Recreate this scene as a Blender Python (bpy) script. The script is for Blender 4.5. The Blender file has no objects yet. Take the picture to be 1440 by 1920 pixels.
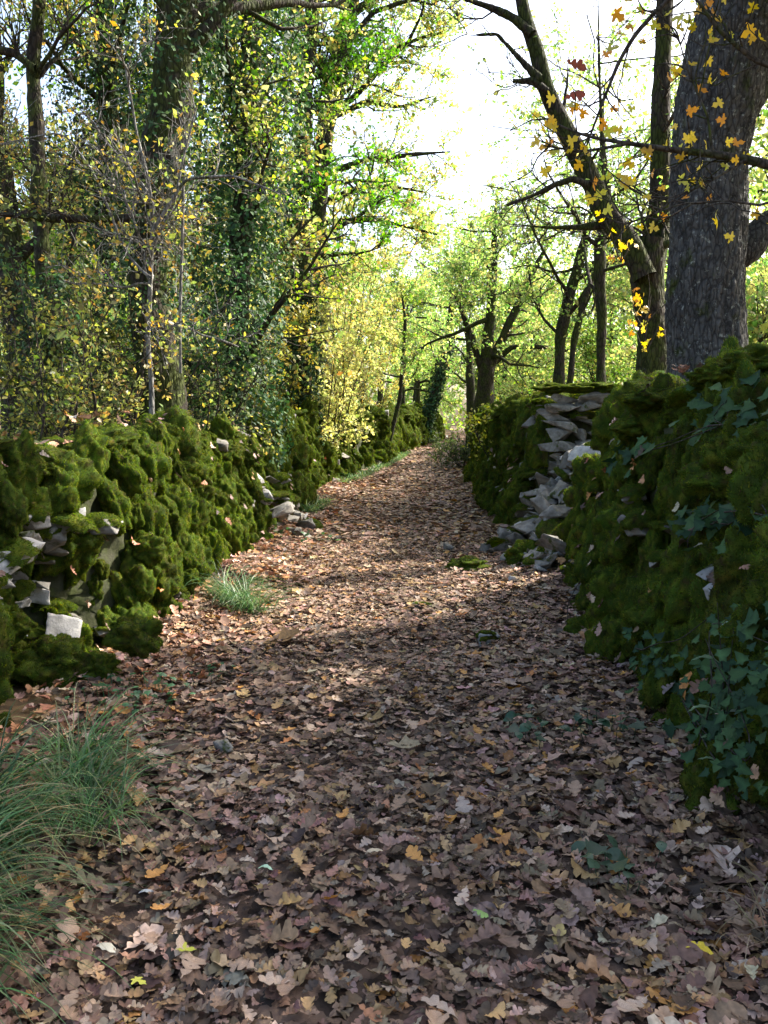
import bpy, bmesh, math, random
import numpy as np

SEED = 11
rng = np.random.default_rng(SEED)
random.seed(SEED)
SC = bpy.context.scene
COL = SC.collection

# ---------------------------------------------------------------- camera, sky, sun, exposure
CAM_Z = 1.5
PITCH = math.atan(165 / 1598.0)
cam_d = bpy.data.cameras.new('camera')
cam = bpy.data.objects.new('camera', cam_d); COL.objects.link(cam)
cam.location = (0, 0, CAM_Z)
cam.rotation_euler = (math.pi / 2 - PITCH, 0, 0)
cam_d.sensor_fit = 'VERTICAL'; cam_d.sensor_height = 24.0
cam_d.lens = 12.0 / (960.0 / 1598.0)
cam_d.clip_start = 0.05; cam_d.clip_end = 1500
SC.camera = cam

SUN_AZ = math.radians(60)      # to the right of the view direction (+Y)
SUN_EL = math.radians(40)
world = bpy.data.worlds.new('World'); SC.world = world; world.use_nodes = True
wn = world.node_tree; wn.nodes.clear()
sky = wn.nodes.new('ShaderNodeTexSky'); sky.sky_type = 'NISHITA'; sky.sun_disc = False
sky.sun_elevation = SUN_EL; sky.sun_rotation = SUN_AZ
sky.air_density = 1.0; sky.dust_density = 5.0; sky.ozone_density = 1.0
bg = wn.nodes.new('ShaderNodeBackground'); bg.inputs['Strength'].default_value = 0.15
wo = wn.nodes.new('ShaderNodeOutputWorld')
wn.links.new(sky.outputs[0], bg.inputs[0]); wn.links.new(bg.outputs[0], wo.inputs[0])

sun_d = bpy.data.lights.new('sun', 'SUN'); sun_d.energy = 3.9; sun_d.angle = math.radians(0.6)
sun_d.color = (1.0, 0.95, 0.86)
sun = bpy.data.objects.new('sun', sun_d); COL.objects.link(sun)
sun.rotation_euler = (math.pi / 2 - SUN_EL, 0, math.pi - SUN_AZ)
sun.location = (30, 20, 40)

SC.view_settings.view_transform = 'Standard'; SC.view_settings.look = 'None'
SC.view_settings.exposure = 1.9; SC.view_settings.gamma = 1.0
SC.view_settings.use_curve_mapping = False
SC.render.engine = 'CYCLES'
SC.cycles.use_denoising = True
SC.cycles.max_bounces = 6; SC.cycles.diffuse_bounces = 4; SC.cycles.glossy_bounces = 2
SC.cycles.transmission_bounces = 4; SC.cycles.transparent_max_bounces = 4
SC.cycles.sample_clamp_indirect = 6.0

# ---------------------------------------------------------------- geometry helpers
CP, SP = math.cos(PITCH), math.sin(PITCH)
def at(px, py, Y):
    """photo pixel -> world point at distance Y in front of the camera position"""
    u = (px - 720) / 1598.0; v = (960 - py) / 1598.0
    d = np.array([u, CP + v * SP, -SP + v * CP])
    return np.array([0, 0, CAM_Z]) + d * (Y / d[1])
def pixline(L, Y):
    """[(px, py, width_px, [Y])...] -> points, radii"""
    P = []; R = []
    for q in L:
        y = q[3] if len(q) > 3 else Y
        P.append(at(q[0], q[1], y)); R.append(q[2] / 2 / 1598.0 * y)
    return np.array(P), np.array(R)
def norm(a):
    return a / np.maximum(np.linalg.norm(a, axis=-1, keepdims=True), 1e-9)
def smoothstep(x, a, b):
    t = np.clip((np.asarray(x, float) - a) / (b - a), 0, 1); return t * t * (3 - 2 * t)
def _h(ix, iy, iz):
    n = (ix * 374761393 + iy * 668265263 + iz * 1274126177) & 0x7fffffff
    n = ((n ^ (n >> 13)) * 1274126177) & 0x7fffffff
    n = (n ^ (n >> 16)) & 0x7fffffff
    return (n % 100003) / 100003.0
def vnoise(P, f=1.0):
    P = np.asarray(P, float) * f
    I = np.floor(P).astype(np.int64); F = P - I; F = F * F * (3 - 2 * F)
    r = 0
    for dx in (0, 1):
        for dy in (0, 1):
            for dz in (0, 1):
                w = (F[..., 0] if dx else 1 - F[..., 0]) * (F[..., 1] if dy else 1 - F[..., 1]) * (F[..., 2] if dz else 1 - F[..., 2])
                r = r + w * _h(I[..., 0] + dx, I[..., 1] + dy, I[..., 2] + dz)
    return r * 2 - 1
def fbm(P, f=1.0, o=3):
    r = 0; a = 1.0
    for k in range(o):
        r = r + a * vnoise(np.asarray(P) + 17.3 * k, f * 2 ** k); a *= 0.5
    return r

def make_mesh(name, V, F, mat, col=None, smooth=True):
    """F: (M,3) or (M,4) array, or a list of such arrays"""
    if not isinstance(F, (list, tuple)): F = [F]
    F = [np.asarray(f, np.int32) for f in F if len(f)]
    me = bpy.data.meshes.new(name)
    V = np.ascontiguousarray(V, np.float32)
    me.vertices.add(len(V)); me.vertices.foreach_set('co', V.ravel())
    li = np.concatenate([f.ravel() for f in F])
    tot = np.concatenate([np.full(len(f), f.shape[1], np.int32) for f in F])
    st = np.concatenate([[0], np.cumsum(tot)[:-1]]).astype(np.int32)
    me.loops.add(len(li)); me.loops.foreach_set('vertex_index', li)
    me.polygons.add(len(tot)); me.polygons.foreach_set('loop_start', st); me.polygons.foreach_set('loop_total', tot)
    if smooth: me.polygons.foreach_set('use_smooth', np.ones(len(tot), bool))
    if col is not None:
        ca = me.color_attributes.new('col', 'FLOAT_COLOR', 'POINT')
        c4 = np.ones((len(V), 4), np.float32); c4[:, :3] = col
        ca.data.foreach_set('color', c4.ravel())
    me.update(); me.validate()
    if mat is not None: me.materials.append(mat)
    return me

def obj(name, me, parent=None, loc=(0, 0, 0), rot=(0, 0, 0), scale=(1, 1, 1), kind=None, label=None):
    o = bpy.data.objects.new(name, me); COL.objects.link(o)
    o.location = loc; o.rotation_euler = rot; o.scale = scale
    if parent is not None: o.parent = parent
    if kind: o['kind'] = kind
    if label: o['label'] = label
    return o
def tag(o, label, cat, group=None):
    o['label'] = label; o['category'] = cat
    if group: o['group'] = group
    return o
def thing(name, label, cat, loc=(0, 0, 0), group=None):
    return tag(obj(name, None, loc=tuple(loc)), label, cat, group)
def copy_tree(o, parent=None):
    c = o.copy(); COL.objects.link(c); c.parent = parent
    for ch in list(o.children): copy_tree(ch, c)
    return c

# ---------------------------------------------------------------- materials
def new_mat(name):
    m = bpy.data.materials.new(name); m.use_nodes = True
    nt = m.node_tree; nt.nodes.clear()
    out = nt.nodes.new('ShaderNodeOutputMaterial')
    return m, nt, out
def N(nt, t, **kw):
    n = nt.nodes.new(t)
    for k, v in kw.items():
        if k in n.inputs: n.inputs[k].default_value = v
        else: setattr(n, k, v)
    return n
def ramp(nt, stops, fac=None):
    r = nt.nodes.new('ShaderNodeValToRGB')
    el = r.color_ramp.elements
    while len(el) < len(stops): el.new(0.5)
    for e, (p, c) in zip(el, stops):
        e.position = p; e.color = (c[0], c[1], c[2], 1)
    if fac is not None: nt.links.new(fac, r.inputs[0])
    return r

def leaf_material(name, transl=0.4, rough=0.55, spec=0.3, gain=1.25, jitter=0.25):
    m, nt, out = new_mat(name); L = nt.links
    a = N(nt, 'ShaderNodeAttribute', attribute_name='col')
    oi = N(nt, 'ShaderNodeObjectInfo')
    tc = N(nt, 'ShaderNodeTexCoord')
    nz = N(nt, 'ShaderNodeTexNoise', Scale=55.0, Detail=3.0); L.new(tc.outputs['Object'], nz.inputs['Vector'])
    mr = N(nt, 'ShaderNodeMapRange'); mr.inputs[1].default_value = 0.3; mr.inputs[2].default_value = 0.7
    mr.inputs[3].default_value = 1 - jitter; mr.inputs[4].default_value = 1 + jitter
    L.new(nz.outputs[0], mr.inputs[0])
    mr2 = N(nt, 'ShaderNodeMapRange'); mr2.inputs[3].default_value = 0.85; mr2.inputs[4].default_value = 1.15
    L.new(oi.outputs['Random'], mr2.inputs[0])
    mm = N(nt, 'ShaderNodeMath', operation='MULTIPLY'); L.new(mr.outputs[0], mm.inputs[0]); L.new(mr2.outputs[0], mm.inputs[1])
    hs = N(nt, 'ShaderNodeHueSaturation'); L.new(a.outputs['Color'], hs.inputs['Color']); L.new(mm.outputs[0], hs.inputs['Value'])
    p = N(nt, 'ShaderNodeBsdfPrincipled', Roughness=rough); p.inputs['Specular IOR Level'].default_value = spec
    L.new(hs.outputs[0], p.inputs['Base Color'])
    if transl > 0:
        hs2 = N(nt, 'ShaderNodeHueSaturation', Saturation=1.15, Value=gain); L.new(hs.outputs[0], hs2.inputs['Color'])
        t = N(nt, 'ShaderNodeBsdfTranslucent'); L.new(hs2.outputs[0], t.inputs[0])
        mx = N(nt, 'ShaderNodeMixShader'); mx.inputs[0].default_value = transl
        L.new(p.outputs[0], mx.inputs[1]); L.new(t.outputs[0], mx.inputs[2]); L.new(mx.outputs[0], out.inputs[0])
    else:
        L.new(p.outputs[0], out.inputs[0])
    return m

def bark_material(name, dark, light, moss=0.3, lichen=0.0, scale=1.0):
    m, nt, out = new_mat(name); L = nt.links
    tc = N(nt, 'ShaderNodeTexCoord')
    mp = N(nt, 'ShaderNodeMapping'); mp.inputs['Scale'].default_value = (scale, scale, scale * 0.28); L.new(tc.outputs['Object'], mp.inputs[0])
    v = N(nt, 'ShaderNodeTexVoronoi', feature='DISTANCE_TO_EDGE', Scale=26.0); L.new(mp.outputs[0], v.inputs['Vector'])
    n1 = N(nt, 'ShaderNodeTexNoise', Scale=14.0, Detail=6.0, Roughness=0.7); L.new(mp.outputs[0], n1.inputs['Vector'])
    n2 = N(nt, 'ShaderNodeTexNoise', Scale=3.2, Detail=5.0, Roughness=0.65); L.new(tc.outputs['Object'], n2.inputs['Vector'])
    n3 = N(nt, 'ShaderNodeTexNoise', Scale=19.0, Detail=7.0, Roughness=0.7); L.new(tc.outputs['Object'], n3.inputs['Vector'])
    r1 = ramp(nt, [(0.25, dark), (0.75, light)], n1.outputs[0])
    rm = ramp(nt, [(0.62 - moss * 0.4, (0, 0, 0)), (0.72 - moss * 0.4, (1, 1, 1))], n2.outputs[0])
    mx = N(nt, 'ShaderNodeMix', data_type='RGBA'); L.new(rm.outputs[0], mx.inputs[0]); L.new(r1.outputs[0], mx.inputs[6])
    rmoss = ramp(nt, [(0.3, (0.028, 0.035, 0.010)), (0.7, (0.06, 0.075, 0.018))], n1.outputs[0]); L.new(rmoss.outputs[0], mx.inputs[7])
    c = mx.outputs[2]
    if lichen > 0:
        rl = ramp(nt, [(0.70 - lichen * 0.12, (0, 0, 0)), (0.74 - lichen * 0.12, (.75, .75, .75))], n3.outputs[0])
        mx2 = N(nt, 'ShaderNodeMix', data_type='RGBA'); L.new(rl.outputs[0], mx2.inputs[0]); L.new(c, mx2.inputs[6])
        mx2.inputs[7].default_value = (0.30, 0.32, 0.28, 1); c = mx2.outputs[2]
    p = N(nt, 'ShaderNodeBsdfPrincipled', Roughness=0.9); p.inputs['Specular IOR Level'].default_value = 0.15
    rc = ramp(nt, [(0.0, (.35, .35, .35)), (0.16, (1, 1, 1))], v.outputs[0])
    mc = N(nt, 'ShaderNodeMix', data_type='RGBA', blend_type='MULTIPLY'); mc.inputs[0].default_value = 1.0; L.new(c, mc.inputs[6]); L.new(rc.outputs[0], mc.inputs[7])
    L.new(mc.outputs[2], p.inputs['Base Color'])
    mul = N(nt, 'ShaderNodeMath', operation='MULTIPLY'); mul.inputs[1].default_value = 2.0; L.new(v.outputs[0], mul.inputs[0])
    ad = N(nt, 'ShaderNodeMath', operation='ADD'); L.new(mul.outputs[0], ad.inputs[0]); L.new(n1.outputs[0], ad.inputs[1])
    b = N(nt, 'ShaderNodeBump', Strength=0.7, Distance=0.02); L.new(ad.outputs[0], b.inputs['Height']); L.new(b.outputs[0], p.inputs['Normal'])
    L.new(p.outputs[0], out.inputs[0])
    return m

def stone_material(name, c0, c1, c2, moss=0.0):
    m, nt, out = new_mat(name); L = nt.links
    tc = N(nt, 'ShaderNodeTexCoord'); geo = N(nt, 'ShaderNodeNewGeometry'); oi = N(nt, 'ShaderNodeObjectInfo')
    n1 = N(nt, 'ShaderNodeTexNoise', Scale=9.0, Detail=8.0, Roughness=0.68); L.new(geo.outputs['Position'], n1.inputs['Vector'])
    n2 = N(nt, 'ShaderNodeTexNoise', Scale=45.0, Detail=6.0, Roughness=0.7); L.new(geo.outputs['Position'], n2.inputs['Vector'])
    n3 = N(nt, 'ShaderNodeTexNoise', Scale=5.0, Detail=5.0, Roughness=0.7); L.new(geo.outputs['Position'], n3.inputs['Vector'])
    r = ramp(nt, [(0.28, c0), (0.5, c1), (0.72, c2)], n1.outputs[0])
    mr = N(nt, 'ShaderNodeMapRange'); mr.inputs[3].default_value = 0.7; mr.inputs[4].default_value = 1.15; L.new(oi.outputs['Random'], mr.inputs[0])
    hs = N(nt, 'ShaderNodeHueSaturation'); L.new(r.outputs[0], hs.inputs['Color']); L.new(mr.outputs[0], hs.inputs['Value'])
    c = hs.outputs[0]
    if moss > 0:
        rm = ramp(nt, [(0.64 - moss * 0.3, (0, 0, 0)), (0.70 - moss * 0.3, (1, 1, 1))], n3.outputs[0])
        mx = N(nt, 'ShaderNodeMix', data_type='RGBA'); L.new(rm.outputs[0], mx.inputs[0]); L.new(c, mx.inputs[6])
        mx.inputs[7].default_value = (0.045, 0.055, 0.014, 1); c = mx.outputs[2]
    p = N(nt, 'ShaderNodeBsdfPrincipled', Roughness=0.85); p.inputs['Specular IOR Level'].default_value = 0.25
    L.new(c, p.inputs['Base Color'])
    b = N(nt, 'ShaderNodeBump', Strength=0.55, Distance=0.012)
    ad = N(nt, 'ShaderNodeMath', operation='ADD'); L.new(n1.outputs[0], ad.inputs[0]); L.new(n2.outputs[0], ad.inputs[1])
    L.new(ad.outputs[0], b.inputs['Height']); L.new(b.outputs[0], p.inputs['Normal'])
    L.new(p.outputs[0], out.inputs[0])
    return m

def soil_material(name, c0, c1, c2, scale=18.0):
    m, nt, out = new_mat(name); L = nt.links
    geo = N(nt, 'ShaderNodeNewGeometry')
    n1 = N(nt, 'ShaderNodeTexNoise', Scale=scale, Detail=8.0, Roughness=0.75); L.new(geo.outputs['Position'], n1.inputs['Vector'])
    v = N(nt, 'ShaderNodeTexVoronoi', Scale=scale * 0.9); L.new(geo.outputs['Position'], v.inputs['Vector'])
    sp = N(nt, 'ShaderNodeSeparateColor'); L.new(v.outputs['Color'], sp.inputs[0])
    md = N(nt, 'ShaderNodeMath', operation='MULTIPLY_ADD'); md.inputs[1].default_value = 0.55; L.new(sp.outputs[0], md.inputs[0])
    mu = N(nt, 'ShaderNodeMath', operation='MULTIPLY'); mu.inputs[1].default_value = 0.5; L.new(n1.outputs[0], mu.inputs[0]); L.new(mu.outputs[0], md.inputs[2])
    r = ramp(nt, [(0.2, c0), (0.5, c1), (0.85, c2)], md.outputs[0])
    p = N(nt, 'ShaderNodeBsdfPrincipled', Roughness=0.9); p.inputs['Specular IOR Level'].default_value = 0.2
    L.new(r.outputs[0], p.inputs['Base Color'])
    b = N(nt, 'ShaderNodeBump', Strength=0.8, Distance=0.02); L.new(md.outputs[0], b.inputs['Height']); L.new(b.outputs[0], p.inputs['Normal'])
    L.new(p.outputs[0], out.inputs[0])
    return m

M_LITTER = leaf_material('dead_leaf', 0.12, 0.6, 0.3, 1.0, 0.3)
M_LEAF = leaf_material('live_leaf', 0.5, 0.45, 0.4, 1.55, 0.15)
M_IVY = leaf_material('ivy_leaf', 0.22, 0.6, 0.18, 1.2, 0.25)
M_GRASS = leaf_material('grass_blade', 0.35, 0.4, 0.4, 1.3, 0.2)
M_MOSS = leaf_material('moss', 0.45, 0.8, 0.1, 1.7, 0.35)
def weather_moss(m):
    nt = m.node_tree; L = nt.links
    hs = [n for n in nt.nodes if n.type == 'HUE_SAT'][0]; at_ = [n for n in nt.nodes if n.type == 'ATTRIBUTE'][0]
    geo = N(nt, 'ShaderNodeNewGeometry'); nz = N(nt, 'ShaderNodeTexNoise', Scale=3.4, Detail=5.0, Roughness=0.65); L.new(geo.outputs['Position'], nz.inputs['Vector'])
    r = ramp(nt, [(0.36, (1.25, 1.12, 1.0)), (0.5, (1, 1, 1)), (0.62, (.90, .74, .85)), (0.75, (.74, .55, .75))], nz.outputs[0])
    mx = N(nt, 'ShaderNodeMix', data_type='RGBA', blend_type='MULTIPLY'); mx.inputs[0].default_value = 1.0
    L.new(at_.outputs['Color'], mx.inputs[6]); L.new(r.outputs[0], mx.inputs[7]); L.new(mx.outputs[2], hs.inputs['Color'])
weather_moss(M_MOSS)
M_BARK_OAK = bark_material('oak_bark', (0.024, 0.023, 0.022), (0.125, 0.122, 0.115), 0.12, 0.95)
M_BARK = bark_material('dark_bark', (0.016, 0.013, 0.010), (0.07, 0.058, 0.045), 0.45, 0.2)
M_BARK_PALE = bark_material('pale_bark', (0.10, 0.095, 0.085), (0.30, 0.29, 0.27), 0.15, 0.5)
M_TWIG = bark_material('twig_bark', (0.03, 0.025, 0.02), (0.10, 0.085, 0.07), 0.25, 0.0)
M_STONE = stone_material('limestone', (0.062, 0.056, 0.046), (0.185, 0.172, 0.148), (0.32, 0.305, 0.27), 0.2)
M_STONE_PALE = stone_material('pale_limestone', (0.17, 0.163, 0.15), (0.33, 0.32, 0.30), (0.48, 0.465, 0.44), 0.08)
M_CORE = stone_material('wall_core', (0.018, 0.020, 0.008), (0.045, 0.050, 0.018), (0.08, 0.078, 0.05), 0.5)
M_PATH = soil_material('path_humus', (0.03, 0.02, 0.014), (0.09, 0.06, 0.042), (0.19, 0.125, 0.088), 22.0)
M_GROUND = soil_material('woodland_floor', (0.03, 0.022, 0.012), (0.10, 0.066, 0.034), (0.20, 0.13, 0.065), 14.0)
def metal_mat():
    m, nt, out = new_mat('galvanised_wire')
    p = N(nt, 'ShaderNodeBsdfPrincipled', Roughness=0.45, Metallic=0.8); n = N(nt, 'ShaderNodeTexNoise', Scale=30.0)
    r = ramp(nt, [(0.3, (0.35, 0.35, 0.34)), (0.7, (0.62, 0.62, 0.62))], n.outputs[0]); nt.links.new(r.outputs[0], p.inputs['Base Color'])
    nt.links.new(p.outputs[0], out.inputs[0]); return m
M_WIRE = metal_mat()

# ---------------------------------------------------------------- terrain
_cy = [-30, 0, 6, 12, 15, 18, 25, 36, 50, 70, 110, 300]
_cx = [-0.3, -0.1, 0.0, 0.1, 0.2, 0.28, 1.1, 2.3, 4.1, 6.5, 11.0, 35.0]
_wl = [1.5, 1.5, 1.52, 1.5, 1.55, 1.75, 1.55, 1.5, 1.2, 1.1, 1.1, 1.1]
_wr = [1.4, 1.4, 1.62, 1.6, 1.55, 1.7, 1.6, 1.5, 1.15, 1.0, 1.0, 1.0]
def xc(y): return np.interp(y, _cy, _cx)
def xl(y): return xc(y) - np.interp(y, _cy, _wl)
def xr(y): return xc(y) + np.interp(y, _cy, _wr)
def gz(x, y):
    x = np.asarray(x, float); y = np.asarray(y, float)
    z = 0.42 * smoothstep(y, 16, 52) + 0.38 * smoothstep(y, 48, 85) - 1.6 * smoothstep(y, 88, 140)
    d = x - xc(y)
    z = z + 0.10 * smoothstep(np.abs(d), 0.8, 1.7) + 0.45 * smoothstep(np.abs(d), 1.9, 3.2)
    P = np.stack([x, y, 0 * x + 3.3], -1)
    z = z + 0.035 * vnoise(P, 1.1) + 0.02 * vnoise(P, 3.1)
    z = z + np.where(np.abs(d) > 3, 0.25 * vnoise(P, 0.12), 0)
    return z
def sheet(name, X, Y, mat, dz=0.0):
    V = np.stack([X, Y, gz(X, Y) + dz], -1)
    n, m = X.shape
    i = np.arange(n * m).reshape(n, m)
    Q = np.stack([i[:-1, :-1], i[1:, :-1], i[1:, 1:], i[:-1, 1:]], -1).reshape(-1, 4)
    return make_mesh(name, V.reshape(-1, 3), Q, mat)
ys = np.concatenate([np.linspace(-60, 0, 12)[:-1], np.linspace(0, 24, 90)[:-1], np.linspace(24, 100, 110)[:-1], np.linspace(100, 600, 30)])
ds = np.concatenate([-np.geomspace(500, 5, 26)[:-1], np.linspace(-5, 5, 60), np.geomspace(5, 500, 26)[1:]])
DD, YY = np.meshgrid(ds, ys)
ground = obj('ground', sheet('ground', (DD + xc(YY)), YY, M_GROUND, -0.02).copy(), kind='structure')
py_ = np.concatenate([np.linspace(-3, 24, 160)[:-1], np.linspace(24, 100, 150)])
tt, YY = np.meshgrid(np.linspace(-1, 1, 31), py_)
XX = np.where(tt < 0, xc(YY) + tt * (xc(YY) - xl(YY)) * 1.02, xc(YY) + tt * (xr(YY) - xc(YY)) * 1.02)
path = obj('path', sheet('path', XX, YY, M_PATH, 0.004), kind='structure')

# ---------------------------------------------------------------- leaf prototypes
def strip_leaf(ts, ws, curl=0.0, bend=0.0, asym=0.0, stalk=0.0):
    """leaf along +x, half widths ws at ts; midrib + two edges"""
    ts = np.asarray(ts, float); ws = np.asarray(ws, float); n = len(ts)
    mid = np.stack([ts, 0 * ts, 0 * ts], -1)
    l = np.stack([ts + 0.10 * ws, ws * (1 + asym), 0 * ts], -1); r = np.stack([ts + 0.10 * ws + 0.035 * (asym != 0), -ws * (1 - asym), 0 * ts], -1)
    V = np.concatenate([mid, l, r]); V[:, 0] -= 0.5
    V[:, 2] = curl * V[:, 1] ** 2 * 2.2 + bend * V[:, 0] ** 2 * 2 - 0.02 + .03 * np.sin(V[:, 0] * 17 + V[:, 1] * 9)
    i = np.arange(n - 1)
    T = np.concatenate([np.stack([i, i + 1, n + i + 1], -1), np.stack([i, n + i + 1, n + i], -1),
                        np.stack([i, 2 * n + i + 1, i + 1], -1), np.stack([i, 2 * n + i, 2 * n + i + 1], -1)])
    return V, T
OAK_T = [0, .09, .16, .25, .30, .37, .49, .545, .61, .75, .80, .86, .95, 1.0]
OAK_W = [.010, .022, .12, .135, .06, .21, .245, .115, .29, .275, .155, .18, .115, .0]
OAK = [strip_leaf(OAK_T, np.array(OAK_W) * w, c, b, a) for w, c, b, a in
       [(1.0, .5, .15, .08), (1.1, -.6, -.25, -.08), (.9, .9, .3, .05), (1.15, .25, -.15, .1), (.95, -.9, .35, -.1), (1.05, 1.2, .1, .0)]]
OAK_MID = [strip_leaf([0, .22, .36, .58, .70, 1], np.array([.02, .17, .10, .31, .20, .12]) * w, c, b, a) for w, c, b, a in
           [(1.1, .6, .2, .1), (1.2, -.6, -.2, -.1), (1.0, .9, .2, .0)]]
OAK_FAR = [strip_leaf([0, .35, .75, 1], [.03, .26, .28, .02], c, b, .1) for c, b in [(.5, .2), (-.6, -.2)]]
OVAL = [strip_leaf([0, .25, .6, 1], [0, .27, .26, 0], c, b, .0) for c, b in [(.5, -.2), (-.4, .2)]]
OVAL_FINE = [strip_leaf([0, .08, .2, .35, .5, .65, .8, .92, 1], np.array([0, .07, .17, .24, .26, .23, .16, .07, 0]), c, b, .0) for c, b in [(.6, -.3), (-.4, -.4)]]
SIMPLE = [(np.array([[-.5, 0, 0], [0, .3, .07], [.5, 0, -.03], [0, -.3, .07]]), np.array([[0, 2, 1], [0, 3, 2]])),
          (np.array([[-.5, 0, 0], [.08, .33, -.06], [.5, 0, .05], [-.05, -.28, -.06]]), np.array([[0, 2, 1], [0, 3, 2]]))]
def palmate(pts, curl):
    half = np.array(pts, float)                      # (x, y) from stalk notch round to the tip, y >= 0
    other = half[::-1][1:] * [1, -1]
    rim = np.concatenate([half, other])
    V = np.zeros((len(rim) + 1, 3)); V[1:, :2] = rim; V[0] = (0.12, 0, 0)
    V[:, 2] = curl * (V[:, 1] ** 2) + curl * 0.4 * (V[:, 0] - .3) ** 2
    V[0, 2] -= 0.03
    n = len(rim)
    T = np.array([[0, 1 + k, 1 + (k + 1) % n] for k in range(n)])
    V[:, 0] -= 0.4
    return V, T[:, ::-1]
IVY = [palmate([(0, .05), (-.12, .26), (.10, .33), (.18, .52), (.34, .30), (.52, .26), (1.0, 0)], c) for c in (.35, -.25, .55)]
MAPLE = [palmate([(0, .03), (-.14, .10), (-.16, .27), (.02, .24), (.06, .36), (.14, .58), (.27, .52), (.30, .34), (.33, .17), (.52, .20), (.62, .30), (.76, .22), (.80, .10), (1.0, 0)], c) for c in (.4, -.35, .7)]

def frames(normal, yaw):
    """rotation matrices whose z is normal, spun by yaw"""
    n = norm(normal)
    ref = np.where(np.abs(n[:, 2:3]) < 0.95, np.array([[0, 0, 1.0]]), np.array([[1.0, 0, 0]]))
    u = norm(np.cross(ref, n)); v = np.cross(n, u)
    c, s = np.cos(yaw)[:, None], np.sin(yaw)[:, None]
    x = u * c + v * s; y = np.cross(n, x)
    return np.stack([x, y, n], -1)        # columns
def scatter(protos, P, R, S, C):
    """place proto meshes; returns V, T, col"""
    k = rng.integers(0, len(protos), len(P))
    Vs, Ts, Cs, off = [], [], [], 0
    for j, (pv, pt) in enumerate(protos):
        m = k == j
        if not m.any(): continue
        V = np.einsum('nij,kj->nki', R[m], pv) * S[m][:, None, None] + P[m][:, None, :]
        n = m.sum()
        T = pt[None] + (np.arange(n) * len(pv))[:, None, None] + off
        Vs.append(V.reshape(-1, 3)); Ts.append(T.reshape(-1, 3)); Cs.append(np.repeat(C[m], len(pv), 0))
        off += n * len(pv)
    return np.concatenate(Vs), np.concatenate(Ts), np.concatenate(Cs)
def palette(n, cols, weights, var=0.18):
    w = np.array(weights, float); w /= w.sum()
    c = np.array(cols)[rng.choice(len(cols), n, p=w)]
    return np.clip(c * (1 + var * rng.standard_normal((n, 1))) * (1 + 0.07 * rng.standard_normal((n, 3))), 0.004, 0.95)

DEAD = [(.225, .140, .092), (.32, .205, .138), (.36, .215, .100), (.135, .084, .055), (.07, .045, .031), (.42, .30, .215), (.40, .19, .055), (.27, .205, .16)]
DEAD_W = [26, 22, 12, 20, 12, 9, 3, 2]
DEADW = [(.34, .16, .08), (.44, .26, .16), (.42, .20, .09), (.20, .10, .06), (.10, .06, .04), (.50, .34, .25)]

# ---------------------------------------------------------------- walls: shape
def left_face(y, z, H):  return xl(y) - 0.08 - 0.30 * np.clip(z / H, 0, 1.2) - 0.06 * np.sin(y * 1.7) - .42 * np.exp(-((y - 4.7) / .75) ** 2) * (1 - smoothstep(z, .55, 1.0))
def right_face(y, z, H): return xr(y) + 0.05 - .24 * (1 - smoothstep(y, 5.5, 9.0)) + 0.26 * np.clip(z / H, 0, 1.2) + 0.05 * np.sin(y * 2.1)
def left_top(y):
    return np.interp(y, [1, 3, 4.5, 5.3, 6.5, 8, 10, 11, 12, 13.5, 15, 18, 21, 24, 30, 40, 60],
                     [1.30, 1.36, 1.40, 1.36, 1.42, 1.50, 1.40, 1.28, 1.35, 1.52, 1.62, 1.66, 1.75, 1.7, 1.65, 1.7, 1.75]) + 0.05 * np.sin(y * 3.3)
def right_top(y):
    return np.interp(y, [1, 3, 4.2, 5.5, 5.8, 6.7, 7.5, 8.2, 9.8, 10.4, 11, 12.5, 14, 18, 24, 32, 45],
                     [1.66, 1.68, 1.72, 1.68, 1.60, 1.58, 1.25, 0.75, 0.95, 1.80, 1.84, 1.72, 1.74, 1.70, 1.5, 1.4, 1.5]) + 0.03 * np.sin(y * 4.1)

def wall_core(y0, y1, face, top, side, thick=0.75):
    ys = np.arange(y0, y1, 0.07 if y1 < 26 else .2); prof = []
    for t in np.linspace(-.05, 1, 22): prof.append((t, 0))
    for s in np.linspace(.15, 1, 5): prof.append((1, s))
    for t in np.linspace(.8, 0, 5): prof.append((t, 1.15))
    V = []
    for y in ys:
        H = top(y) - 0.12
        for t, s in prof:
            z = t * H; x = face(y, z, H) + side * (0.14 + s * thick)
            V.append((x, y, z + gz(xc(y), y)))
    V = np.array(V); n, m = len(ys), len(prof)
    V += 0.10 * np.stack([fbm(V, 4.0), fbm(V + 31, 4.0), fbm(V + 57, 4.0)], -1)
    i = np.arange(n * m).reshape(n, m)
    Q = np.stack([i[:-1, :-1], i[1:, :-1], i[1:, 1:], i[:-1, 1:]], -1).reshape(-1, 4)
    if side < 0: Q = Q[:, ::-1]
    k0 = len(V); V = np.concatenate([V, [V[:m].mean(0), V[-m:].mean(0)]])
    caps = [[i[0, a], i[0, (a + 1) % m], k0] for a in range(m)] + [[i[-1, (a + 1) % m], i[-1, a], k0 + 1] for a in range(m)]
    return make_mesh('core', V, [Q, np.array(caps)], M_CORE)

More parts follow.
